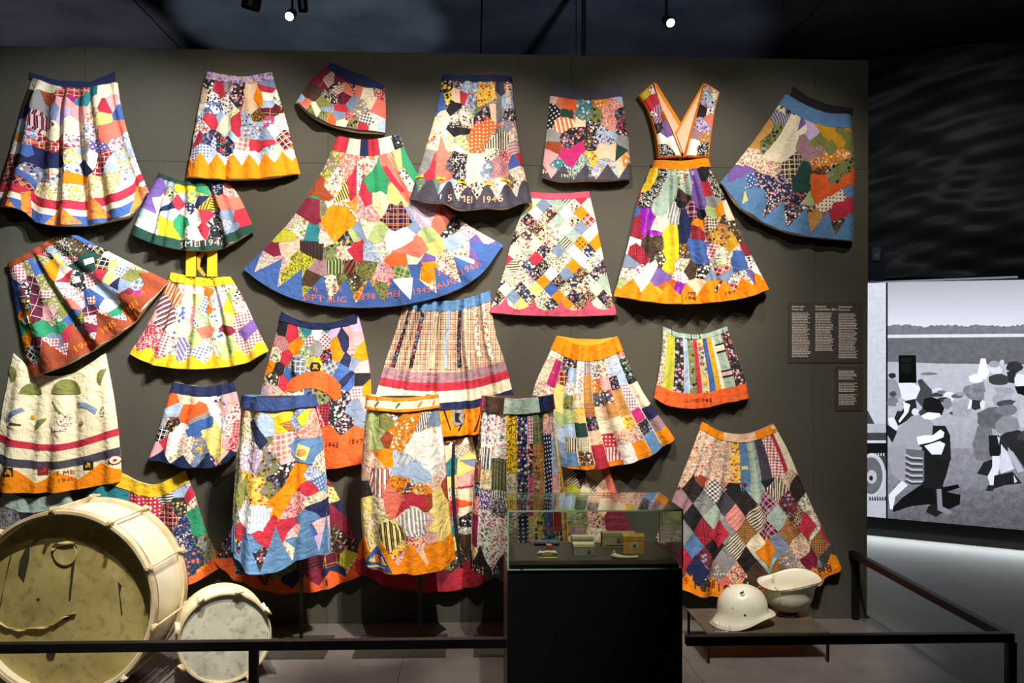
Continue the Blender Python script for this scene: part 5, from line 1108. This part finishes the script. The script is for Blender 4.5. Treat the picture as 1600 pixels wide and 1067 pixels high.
from_bm('waist_form', opening(g, c_, w_, .12, g.T[30][1]-.004, None), mat('form_brown', '4A2C28', .8), t, True, t.location)
# ============================================================ drums
def axis_frame(c0, c1):
    """matrix with local +Z pointing from the front head to the back head"""
    z = (Vector(c1)-Vector(c0)).normalized(); x = Vector((0, 0, 1)).cross(z).normalized(); y = z.cross(x)
    return Matrix.Translation(c0) @ Matrix((x, y, z)).transposed().to_4x4(), (Vector(c1)-Vector(c0)).length
WH = mat('drum_lacquer', 'E6DFC8', .4, coat=.3, noise=(9, 'D8CFB2')); HOOP = mat('hoop_cream', 'D8C8A4', .5, noise=(14, 'BCA67C')); MET = mat('worn_metal', 'B9A37C', .4, .7, noise=(30, 'D8C8A8'))
def dist_head(R, rings=14, n=72, amp=.002, seed=1, tears=()):
    bm = bmesh.new(); rg = random.Random(seed); c = bm.verts.new((0, 0, 0)); prev = None
    for j in range(1, rings+1):
        r = R*j/rings; ring = []
        for k in range(n):
            t = 2*PI*k/n; x, y = r*math.cos(t), r*math.sin(t)
            z = amp*math.sin(14*x+3)*math.sin(11*y+2*x+1)
            for (tx, ty, tr, th) in tears: z -= th*math.exp(-((x-tx)**2+(y-ty)**2)/tr**2)
            ring.append(bm.verts.new((x, y, z if j < rings else 0)))
        for k in range(n):
            if prev is None: bm.faces.new((c, ring[k], ring[(k+1) % n]))
            else: bm.faces.new((prev[k], ring[k], ring[(k+1) % n], prev[(k+1) % n]))
        prev = ring
    return bm
def head_mat(name, c1, c2, c3):
    B = NB(name); oc = B.n('ShaderNodeTexCoord').outputs['Object']
    n1 = B.n('ShaderNodeTexNoise', {'Vector': oc, 'Scale': 5., 'Detail': 6., 'Distortion': .6}).outputs[0]; n2 = B.n('ShaderNodeTexNoise', {'Vector': oc, 'Scale': 28., 'Detail': 6.}).outputs[0]
    f1 = B.n('ShaderNodeMapRange', {0: n1, 1: .38, 2: .66}).outputs[0]; f2 = B.n('ShaderNodeMapRange', {0: n2, 1: .52, 2: .72}).outputs[0]
    c = B.mix(f1, lin(c1), lin(c2)); c = B.mix(B.math('MULTIPLY', f2, .55), c, lin(c3))
    B.L.new(c, B.b.inputs['Base Color']); B.b.inputs['Roughness'].default_value = .6
    bp = B.n('ShaderNodeBump', {'Height': n1, 'Strength': .3, 'Distance': .01}); B.L.new(bp.outputs[0], B.b.inputs['Normal'])
    return B.m
def drum(name, label, c0, c1, R, nrod, hw, rec, headm, tears, lugs, seed):
    M, Lg = axis_frame(c0, c1); t = thing(name, label, 'drum', (c0.x, (c0.y+c1.y)/2, 0)); off = t.location
    def ob(n, bm, m, sm=True, par=None):
        bmesh.ops.transform(bm, matrix=M, verts=bm.verts); o = from_bm(n, bm, m, par or t, sm, off)
        return o
    bm = bmesh.new(); add_lathe(bm, [(R*.965, .01), (R*.965, Lg-.01), (R*.945, Lg-.01), (R*.945, .01)], 96, closed=True); sh = ob('shell', bm, WH)
    mod = sh.modifiers.new('e', 'EDGE_SPLIT'); mod.split_angle = .6
    for z0, nm in ((0, 'hoop'), (Lg-hw, 'hoop')):
        bm = bmesh.new(); add_lathe(bm, [(R, z0), (R, z0+hw), (R*.968, z0+hw), (R*.968, z0)], 96, closed=True); o = ob(nm, bm, HOOP); o.modifiers.new('e', 'EDGE_SPLIT').split_angle = .6
        bm = bmesh.new(); add_lathe(bm, [(R*1.004, z0+hw*.8), (R*1.004, z0+hw), (R*.99, z0+hw), (R*.99, z0+hw*.8)], 96, closed=True); ob('hoop_rim', bm, MET)
    bm = dist_head(R*.97, tears=tears, seed=seed); bmesh.ops.translate(bm, verts=bm.verts, vec=(0, 0, rec)); h = ob('drum_head', bm, headm)
    bm = dist_head(R*.97); bmesh.ops.translate(bm, verts=bm.verts, vec=(0, 0, Lg-.012)); ob('drum_head', bm, headm)
    for k in range(nrod):
        a = 2*PI*(k+.35)/nrod; ca, sa = math.cos(a), math.sin(a)
        if not lugs:
            bm = bmesh.new(); add_tube(bm, [(ca*R*1.02, sa*R*1.02, -.012), (ca*R*1.02, sa*R*1.02, Lg+.02)], .0042, 8); rd = ob('tension_rod', bm, HOOP)
            for z in (.012, Lg-.012):
                bm = bmesh.new(); mt = Matrix.Rotation(a, 4, 'Z'); add_box(bm, (R*.985, -.011, z-.02), (R*1.045, .011, z+.014), .004, mt)
                add_tube(bm, [mt @ Vector((R*1.02, 0, z-.034)), mt @ Vector((R*1.02, 0, z-.018))], .008, 8); ob('claw', bm, HOOP, False, rd)
            bm = bmesh.new(); mt = Matrix.Rotation(a, 4, 'Z'); add_box(bm, (R*1.008, -.021, Lg+.008), (R*1.032, .021, Lg+.02), .003, mt); ob('wing_nut', bm, HOOP, False, rd)
        else:
            mt = Matrix.Rotation(a, 4, 'Z'); bm = bmesh.new()
            add_box(bm, (R*.965, -.009, .035), (R*1.07, .009, Lg*.62), .004, mt); add_box(bm, (R*.99, -.013, -.004), (R*1.09, .013, .02), .004, mt)
            add_tube(bm, [mt @ Vector((R*1.05, 0, -.012)), mt @ Vector((R*1.05, 0, Lg*.5))], .004, 8); lg = ob('tension_lug', bm, WH, False)
            bm = bmesh.new(); add_tube(bm, [mt @ Vector((R*1.02, -.02, -.01)), mt @ Vector((R*1.05, 0, -.014)), mt @ Vector((R*1.08, .02, -.01))], [.004, .006, .004], 8); ob('wing_nut', bm, HOOP, True, lg)
    return t, M, h
c0 = Vector(atY(95, 939, -DW+3.96)); R = .41
c0.z = R; c1 = Vector(atY(160, 907, -DW+4.34)); c1.z = R
BH = head_mat('calf_skin', 'B2A468', '96874E', '6A5E32')
bd, M, hd = drum('bass_drum', 'large old cream bass drum with torn brownish skin and rope-worn rods, front left', c0, c1, R, 10, .045, .05, BH, ((.0, -.26, .05, .006),), False, 1)
def lp(px, py):   # photo point on the front head plane -> drum axes
    n = M.to_3x3() @ Vector((0, 0, 1)); d = ray(px, py); p0 = M @ Vector((0, 0, .048)); return M.inverted() @ (O3 + d*((p0-O3).dot(n)/d.dot(n)))
def on_head(name, pts, m, z=-.003, th=.002):
    L = [lp(x, y) for x, y in pts]; bm = bmesh.new()
    a = [bm.verts.new((p.x, p.y, p.z+z*(.3+.7*(i % 2)))) for i, p in enumerate(L)]; b = [bm.verts.new((p.x, p.y, p.z+th)) for p in L]
    for t in tessellate_polygon([L]):
        try: bm.faces.new([a[i] for i in t])
        except ValueError: pass
    for i in range(len(L)):
        j = (i+1) % len(L); bm.faces.new((a[i], b[i], b[j], a[j]))
    bmesh.ops.transform(bm, matrix=M, verts=bm.verts); return from_bm(name, bm, m, bd, False, bd.location)
ZZ = lambda L: [(x/3.2, 740+y/3.2) for x, y in L]
SK2 = mat('skin_flap', 'B4A66C', .6, noise=(20, '98894F')); DK = mat('tear_dark', '2E2814', .9)
on_head('skin_tear', ZZ([(262,362),(290,340),(340,332),(380,345),(372,352),(335,346),(290,356),(272,372)]), mat('tear_dark', '2E2814', .9), -.006)
on_head('torn_flap', ZZ([(260,370),(290,345),(340,335),(378,345),(372,360),(330,352),(285,368),(268,385)]), SK2, -.012)
bm = bmesh.new(); C0 = lp(*ZZ([(325,400)])[0]); C1 = lp(*ZZ([(385,400)])[0]); rr = (C1-C0).length
add_lathe(bm, [(rr*1.02, .002), (rr*.98, -.0035), (rr*.9, -.0025), (.004, -.002)], 40, Matrix.Translation(C0)); bmesh.ops.transform(bm, matrix=M, verts=bm.verts); from_bm('skin_patch', bm, SK2, bd, True, bd.location)
up = [(0,738),(40,768),(100,778),(160,770),(220,765),(275,750),(320,712),(380,695)]; on_head('torn_flap', ZZ(up+[(x, y+7) for x, y in up[::-1]]), SK2, -.010)
for q in ([(90,500),(100,430),(130,370),(148,355),(145,430),(120,540)], [(366,360),(384,362),(352,630),(344,625)], [(590,540),(608,560),(600,600),(612,700),(606,705)], [(48,420),(60,400),(20,560),(0,680),(0,650)], [(318,712),(345,704),(378,698),(350,722),(322,732)], [(230,895),(280,888),(268,930),(240,925)], [(182,622),(200,624),(196,636),(184,634)]):
    on_head('skin_tear', ZZ(q), DK, -.0012, .001)
c0 = Vector(atY(352, 993, -DW+4.13)); c0.z = .206; c1 = Vector(atY(345, 973, -DW+4.32)); c1.z = .206
SH = head_mat('worn_skin', 'CFCFBE', 'A9AA96', '55554A')
sd, M2, _ = drum('side_drum', 'small cream side drum with a stained grey head and cream lugs, beside the bass drum', c0, c1, .206, 8, .022, .014, SH, (), True, 2)

# ============================================================ barrier rail
BLK = mat('barrier_black', '0C0C0E', .5, .3); h = .39
a = atY(-260, 1000, -DW+3.60); b = atZ(1586, 990, h); c = atZ(1348, 866, h)
rl = thing('barrier_rail', 'low black metal barrier rail with square posts in front of the display', 'barrier', (b.x, b.y, 0)); off = rl.location
e = .017
caseL, caseR = atY(792, 1000, -DW+3.56).x, atY(1067, 1000, -DW+3.56).x
fy = b.y
box('front_rail', (a.x, fy, h-.036), (caseL-.002, fy+.036, h), BLK, rl, .003, off); box('front_rail', (caseR+.002, fy, h-.036), (b.x, fy+.036, h), BLK, rl, .003, off)
bm = bmesh.new(); ang = math.atan2(c.y-b.y, c.x-b.x); L = math.hypot(c.x-b.x, -.004-b.y-.03)
add_box(bm, (0, 0, h-.036), (L, .036, h), .003, Matrix.Translation((b.x-.001, fy+.03, 0)) @ Matrix.Rotation(ang, 4, 'Z')); from_bm('side_rail', bm, BLK, rl, off=off)
for px in (395, 1583, -200):
    p = atY(px, 1030, fy); box('post', (p.x-.017, fy+.001, 0), (p.x+.017, fy+.034, h-.036), BLK, rl, .002, off)
p = (c.x-.02, -.05); box('post', (p[0], -.038, 0), (p[0]+.034, -.004, h-.036), BLK, rl, .002, off)

# ============================================================ glass case
zf = -DW+3.55; xl, xr = atY(793, 880, zf).x, atY(1067, 880, zf).x; yb = zf+.45; hp = atY(900, 888, zf).z; ht = atY(900, 797, zf).z
cs = thing('display_case', 'black pedestal display case with a greenish glass top in front of the skirts', 'case', ((xl+xr)/2, (zf+yb)/2, 0)); off = cs.location
box('pedestal', (xl, zf+.004, 0), (xr, yb, hp-.008), mat('case_black', '08080C', .45), cs, .003, off)
box('shelf', (xl+.012, zf+.016, hp-.006), (xr-.012, yb-.012, hp+.012), mat('case_shelf', '46403C', .6, noise=(30, '3C3632')), cs, .002, off)
GL = glass('case_glass', 'F7FAF7', .03); GE = mat('glass_edge', '8FC09A', .15, emis=None, spec=.8)
for nm, lo, hi in (('glass_pane', (xl, zf, hp), (xr, zf+.006, ht-.006)), ('glass_pane', (xl, yb-.006, hp), (xr, yb, ht-.006)), ('glass_pane', (xl, zf+.006, hp), (xl+.006, yb-.006, ht-.006)),
                   ('glass_pane', (xr-.006, zf+.006, hp), (xr, yb-.006, ht-.006)), ('glass_lid', (xl, zf, ht-.006), (xr, yb, ht))):
    box(nm, lo, hi, GL, cs, 0, off)
ge = .0022
for lo, hi in (((xl, zf-.001, ht-.006), (xr, zf, ht)), ((xl, yb, ht-.004), (xr, yb+.001, ht)), ((xl-.001, zf, ht-.005), (xl, yb, ht)), ((xr, zf, ht-.005), (xr+.001, yb, ht)),
               ((xl-.001, zf-.001, hp), (xl+.005, zf, ht-.006)), ((xr-.005, zf-.001, hp), (xr+.001, zf, ht-.006)), ((xl, zf-.001, hp-.006), (xr, zf, hp-.001)),
               ((xl, yb, hp), (xl+.004, yb+.001, ht-.006)), ((xr-.004, yb, hp), (xr, yb+.001, ht-.006))):
    box('glass_edge', lo, hi, GE, cs, 0, off)
for px in (815, 1044):
    p = atY(px, 883, zf-.002); tube('lock', [(p.x, zf-.006, p.z), (p.x, zf+.001, p.z)], .007, mat('lock_black', '151515', .3, .5), cs, 12, off)
zs = hp+.012
def onshelf(px, py): return atZ(px, py, zs)
def small(name, label, cat): 
    return lambda p: thing(name, label, cat, (p.x, p.y, zs))
# pale and grey boxes
def bx_item(name, label, x0, x1, yf, dpt, hgt, m, lidm=None, rz=0, extra=None):
    p = onshelf((x0+x1)/2, yf); a_, b_ = onshelf(x0, yf), onshelf(x1, yf); w2 = (b_.x-a_.x)/2
    t = thing(name, label, 'box', (p.x, p.y+dpt/2, zs)); t.rotation_euler.z = rz
    box('box_body', (-w2, -dpt/2, 0), (w2, dpt/2, hgt*.72), m, t, .0015); box('lid', (-w2-.001, -dpt/2-.001, hgt*.72), (w2+.001, dpt/2+.001, hgt), lidm or m, t, .002)
    if extra: extra(t, w2, dpt, hgt)
    return t
CRM = mat('card_cream', 'D9CBA4', .8, noise=(40, 'C6B68A')); GRYC = mat('card_grey', '8E8C80', .8, noise=(40, '7C7A6C')); YEL = mat('card_yellow', 'C79A3E', .7, noise=(30, 'B0842E')); OLV = mat('card_olive', 'A39B72', .8, noise=(30, '8E865C'))
bx_item('cardboard_box', 'small grey cardboard box with a cream lid, front box of the pair in the case', 896, 929, 868, .05, .048, GRYC, CRM, extra=lambda t, w2, d, h_: box('printed_mark', (w2*.35, -d/2-.002, h_*.2), (w2*.6, -d/2, h_*.42), mat('ink_dark', '33362E', .8), t, 0))
bx_item('cardboard_box', 'small grey cardboard box with a cream lid, rear box of the pair in the case', 894, 927, 856, .04, .05, GRYC, CRM)
def olv(t, w2, d, h_):
    box('printed_mark', (-.01, -d/2-.002, h_*.35), (.01, -d/2, h_*.65), mat('ink_grey', '5E5E50', .8), t, 0)
    box('printed_line', (-w2*.8, -d/2-.002, h_*.15), (w2*.8, -d/2, h_*.19), mat('ink_grey', '5E5E50', .8), t, 0)
bx_item('cardboard_box', 'long pale olive cardboard box at the back of the glass case', 941, 993, 855, .05, .062, OLV, extra=olv)
def yl(t, w2, d, h_):
    for r, m_, y_ in ((.017, mat('ink_pale', 'B9B79E', .7), -.0012), (.012, mat('ink_mid', '8D8E7C', .7), -.002), (.005, mat('ink_dark', '33362E', .8), -.0028)):
        bm = bmesh.new(); add_tube(bm, [(.004, -d/2+y_, h_*.45), (.004, -d/2+y_+.0015, h_*.45)], r, 24); from_bm('round_label', bm, m_, t)
    box('printed_line', (-w2*.3, -d*.2, h_), (w2*.6, d*.1, h_+.001), mat('ink_rose', 'B0705C', .8), t, 0)
bx_item('cardboard_box', 'yellow-brown square cardboard box with a round pale label in the glass case', 975, 1008, 865, .07, .074, YEL, rz=-.12, extra=yl)
# grey roll, brown box, beige spool, stick, cloth tag
a_, b_ = onshelf(835, 852), onshelf(874, 852); t = thing('fabric_roll', 'small grey-blue cloth roll lying at the back left of the glass case', 'roll', (a_.x, a_.y, zs)); bm = bmesh.new()
add_tube(bm, [(a_.x+(b_.x-a_.x)*k/6, a_.y, zs+.0125+.0006*math.sin(k*2)) for k in range(7)], [.0115, .0125, .012, .0125, .012, .0125, .0115], 14); from_bm('cloth', bm, mat('cloth_grey', '5F6A76', .9, noise=(60, '4C5662')), t, True, t.location)
tube('tie_band', [(a_.x+.06, a_.y, zs+.0125), (a_.x+.064, a_.y, zs+.0125)], .0132, mat('ribbon_brown', '50382C', .9), t, 14, t.location)
p = onshelf(858, 861); t = thing('match_box', 'tiny red-brown block standing on the shelf of the glass case', 'box', (p.x, p.y, zs)); box('block_body', (-.012, -.008, 0), (.012, .014, .024), mat('redbrown', '7E3C22', .7), t, .001); box('block_top', (-.012, -.008, .024), (.012, .014, .029), mat('pinkcard', 'C88468', .7), t, .001)
p = onshelf(855, 868); t = thing('card_bobbin', 'beige knotted cord wound on a small card in the glass case', 'cord', (p.x, p.y, zs)); box('card', (-.022, -.006, 0), (.022, .008, .012), mat('card_tan', '8C7C4E', .8), t, .002)
bm = bmesh.new(); add_tube(bm, [(-.04, 0, .008), (-.03, 0, .014), (-.02, 0, .012), (0, 0, .017), (.022, 0, .014), (.032, 0, .013), (.042, 0, .005)], [.004, .0075, .005, .005, .006, .008, .004], 10); from_bm('cord_winding', bm, CRM, t, True)
p = onshelf(857, 873); t = thing('pencil_stick', 'thin pale wooden stick lying in front of the cord in the glass case', 'stick', (p.x, p.y, zs)); tube('shaft', [(-.042, 0, .0035), (.036, 0, .0035)], .0033, mat('wood_pale', 'B9A870', .7), t, 8); tube('tip', [(.036, 0, .0035), (.046, 0, .0035)], [.0033, .0008], mat('wood_dark', '8A7A48', .7), t, 8)
p = onshelf(975, 873); t = thing('cloth_label', 'curled strip of cream cloth tape with a loose loop in the glass case', 'ribbon', (p.x, p.y, zs))
bm = bmesh.new(); add_tube(bm, [(-.052, .006, .012), (-.04, .002, .013), (-.02, -.004, .009), (0, -.004, .007), (.03, 0, .006), (.058, 0, .008)], [.006, .011, .0095, .007, .006, .007], 12); from_bm('tape_roll', bm, CRM, t, True)
bm = bmesh.new(); add_tube(bm, [(-.05, .004, .018), (-.045, .006, .028), (-.04, .004, .036), (-.037, .002, .026), (-.03, 0, .016)], .0018, 8); from_bm('loop', bm, CRM, t, True)

# ============================================================ helmet table and helmets
h = .15; yf = -DW+4.32; ybk = -DW+4.74
x0 = atY(1114, 1000, yf).x; x1 = atY(1297, 1000, yf).x
tb = thing('low_table', 'low dark metal table with thin legs under the two helmets', 'table', ((x0+x1)/2, (yf+ybk)/2, 0)); off = tb.location
TM = mat('table_brown', '4C443C', .5, noise=(18, '58503F'))
box('table_top', (x0-.03, yf, h-.006), (x1, ybk, h), TM, tb, .001, off)
for x in (x0-.026, x1-.014):
    for y in (yf+.002, ybk-.014): box('leg', (x, y, 0), (x+.012, y+.012, h-.006), mat('table_leg', '141210', .5, .4), tb, .001, off)
EN = mat('white_enamel', 'E8E4D2', .3, coat=.4, noise=(7, 'D8D2BA')); EDG = mat('chipped_rim', '5A4630', .6)
def helmet(name, label, loc, rz, flip, ay=0, ax=0):
    a_, b_ = .110, .128; n = 72
    me = bmesh.new(); grid = []
    top = me.verts.new((0, 0, .13))
    def ring(f): return [me.verts.new(f(2*PI*k/n)) for k in range(n)]
    for j in range(1, 15):
        t_ = j/14*PI/2
        grid.append(ring(lambda q: (a_*math.sin(t_)*math.cos(q), b_*math.sin(t_)*math.sin(q), .13*max(0, math.cos(t_))**.8)))
    def sm(e0, e1, x): x = min(1, max(0, (x-e0)/(e1-e0))); return x*x*(3-2*x)
    def drop(q):   # q = angle; -pi/2 is the front peak; the sides and the neck hang low
        a = abs(((q+PI/2+PI) % (2*PI))-PI); return .012+.056*sm(.7, 2.3, a)-.004*sm(2.5, 3.1, a)
    def flare(q):
        a = abs(((q+PI/2+PI) % (2*PI))-PI); return .020*(1-sm(.4, 1.3, a))+.014+.020*sm(1.1, 3.0, a)
    for f in (.25, .5, .75, 1.0):
        grid.append(ring(lambda q: ((a_+flare(q)*f**1.7)*math.cos(q), (b_+flare(q)*f**1.7)*math.sin(q), -drop(q)*f)))
    for k in range(n): me.faces.new((top, grid[0][k], grid[0][(k+1) % n]))
    for A, B_ in zip(grid, grid[1:]):
        for k in range(n): me.faces.new((A[k], B_[k], B_[(k+1) % n], A[(k+1) % n]))
    rim = [v.co.copy() for v in grid[-1]]
    mtx = Matrix.Translation(loc) @ Matrix.Rotation(ay, 4, 'Y') @ Matrix.Rotation(ax, 4, 'X') @ Matrix.Rotation(rz, 4, 'Z') @ (Matrix.Rotation(PI, 4, 'X') if flip else Matrix.Identity(4))
    t = thing(name, label, 'helmet', (loc[0], loc[1], .15)); off = t.location
    bmesh.ops.transform(me, matrix=mtx, verts=me.verts); o = from_bm('helmet_shell', me, EN, t, True, off)
    so = o.modifiers.new('s', 'SOLIDIFY'); so.thickness = .003; so.offset = 1 if flip else -1
    bm = bmesh.new(); add_tube(bm, [mtx @ p_ for p_ in rim+[rim[0]]], .0022, 8, False); from_bm('rolled_rim', bm, EDG if flip else EN, t, True, off)
    return t, mtx, off
lc = atY(1160, 950, -DW+4.46)
t, mx, off = helmet('steel_helmet', 'upright white enamelled steel helmet with wire handle, left on the low table', (lc.x, lc.y,   .15+.0695), PI*.52, False, 0)
def surf(px, py, r=.0, out=.004):   # small fittings set on the shell, found from the photo point
    d = ray(px, py); inv = mx.inverted(); o_ = inv @ O3; dd = inv.to_3x3() @ d
    S_ = Vector((1/.110, 1/.128, 1/.13)); oo = Vector([o_[i]*S_[i] for i in range(3)]); d2 = Vector([dd[i]*S_[i] for i in range(3)])
    A_, B_, C_ = d2.dot(d2), 2*oo.dot(d2), oo.dot(oo)-1; q = B_*B_-4*A_*C_
    if q < 0: q = 0
    p = o_+dd*((-B_-math.sqrt(q))/2/A_); nrm = Vector([p[i]*S_[i]**2 for i in range(3)]).normalized()
    return mx @ p, (mx.to_3x3() @ nrm).normalized()
for px, py, r in ((1141,921,.003),(1146,919,.003),(1145,950,.0035),(1164,961,.005),(1167,926,.004),(1172,930,.003),(1150,917,.002)):
    p, nn = surf(px, py); tube('rivet_hole', [p-nn*.002, p+nn*.0022], r, mat('hole_dark', '1E1A14', .7), t, 12, off)
p, nn = surf(1160, 929); bm = bmesh.new(); add_tube(bm, [p-nn*.001, p+nn*.010, p+nn*.014], [.012, .012, .007], 16); from_bm('knob', bm, EN, t, True, off)
tube('knob_crack', [p+nn*.008+Vector((-.012, -.002, .006)), p+nn*.016+Vector((0, -.003, .004)), p+nn*.014+Vector((.003, -.003, .012))], .003, mat('hole_dark', '1E1A14'), t, 8, off)
p = Vector(atY(1141, 915, lc.y)); tube('top_knob', [(p.x, p.y, p.z-.014), p, (p.x, p.y, p.z+.006)], [.005, .007, .004], EN, t, 10, off)
q = [Vector(atY(x, y, lc.y-.135)) for x, y in ((1121,971),(1114,985),(1120,990),(1135,991),(1141,985),(1139,977))]
for v in q: v.z = max(v.z, .153)
tube('wire_handle', q, .0022, mat('wire', 'B8B6A8', .3, .8), t, 8, off)
lc2 = atY(1232, 935, -DW+4.60); t, mx, off = helmet('steel_helmet', 'upturned white enamelled steel helmet used as a bowl, right on the low table', (lc2.x, lc2.y, .15+.13+.018), PI*.47, True, math.radians(3), math.radians(9))
for px, py, r in ((1215,922,.0025),(1222,928,.0025),(1217,944,.0025),(1212,919,.002)):
    p = atY(px, py, lc2.y-.125); tube('rivet_hole', [p, p+Vector((0, .012, 0))], r, mat('hole_dark', '1E1A14', .7), t, 10, off)
bm = bmesh.new(); add_lathe(bm, [(.05, 0), (.056, .004), (.05, .02), (.044, .02), (.046, .004)], 32, Matrix.Translation((lc2.x, lc2.y, .15)), True); from_bm('support_ring', bm, mat('ring_rust', '4A2E1C', .6, noise=(30, '6A4426')), t, True, off)
p = Vector(atY(1209, 897, lc2.y+.08)); tube('top_knob', [(p.x, p.y, p.z-.012), p], [.006, .005], EN, t, 10, off)

# ============================================================ text panels on the wall
PB = mat('panel_brown', '38302E', .7); INK = mat('panel_ink', 'CFC4B8', .7)
def wall_xy(px, py): p = atY(px, py, 0); return p.x, p.z
def text_panel(label, x0, y0, x1, y1, cols, heads):
    (a, b), (c, d) = wall_xy(x0, y0), wall_xy(x1, y1); t = thing('text_panel', label, 'sign', ((a+c)/2, 0, d))
    box('board', (a, -.004, d), (c, 0, b), PB, t, .0005, t.location)
    rg = random.Random(x0); bm = bmesh.new()
    for cx, cy0, cy1, wd in cols:
        y = cy0
        while y < cy1:
            x = cx; end = cx+wd*rg.uniform(.78, 1.0)
            while x < end-1:
                ww = rg.uniform(1.6, 6); xe = min(x+ww, end); p, q = wall_xy(x, y), wall_xy(xe, y+1.25)
                add_box(bm, (p[0], -.0046, q[1]), (q[0], -.004, p[1])); x = xe+.7
            y += 2.52
    o = from_bm('fine_print', bm, INK, t, off=t.location); o['kind'] = 'stuff'
    for s_, hx, hy, sz in heads:
        V, T = text_tris(s_, 1.0, .03); k = sz/273*1.3; cx, cz = wall_xy(hx, hy); w0 = min(v[0] for v in V)
        me = bpy.data.meshes.new('heading'); me.from_pydata([(cx+(v[0]-w0)*k-t.location.x, -.0052, cz+v[1]*k-t.location.z) for v in V], [], T); put('heading', me, INK, t)
text_panel('large brown wall panel with three columns of pale text, right edge of the wall', 1231, 472, 1348, 567,
  [(1237, 488.5, 558, 30), (1273.5, 488.5, 547, 30), (1310, 490, 559, 30)], [('Nationale', 1237, 479, 3.4), ('Feestrok', 1237, 483.4, 3.4), ('National', 1273.5, 479, 3.4), ('Celebration Skirt', 1273.5, 483.4, 3.4), ('Nationaler', 1310, 479.5, 3.4), ('Festrock', 1310, 484, 3.4)])
text_panel('small brown wall panel with one column of pale text below the large panel', 1304, 573, 1348, 642, [(1310, 579, 594, 28), (1310, 598, 611, 30), (1310, 616, 632, 30)], [])
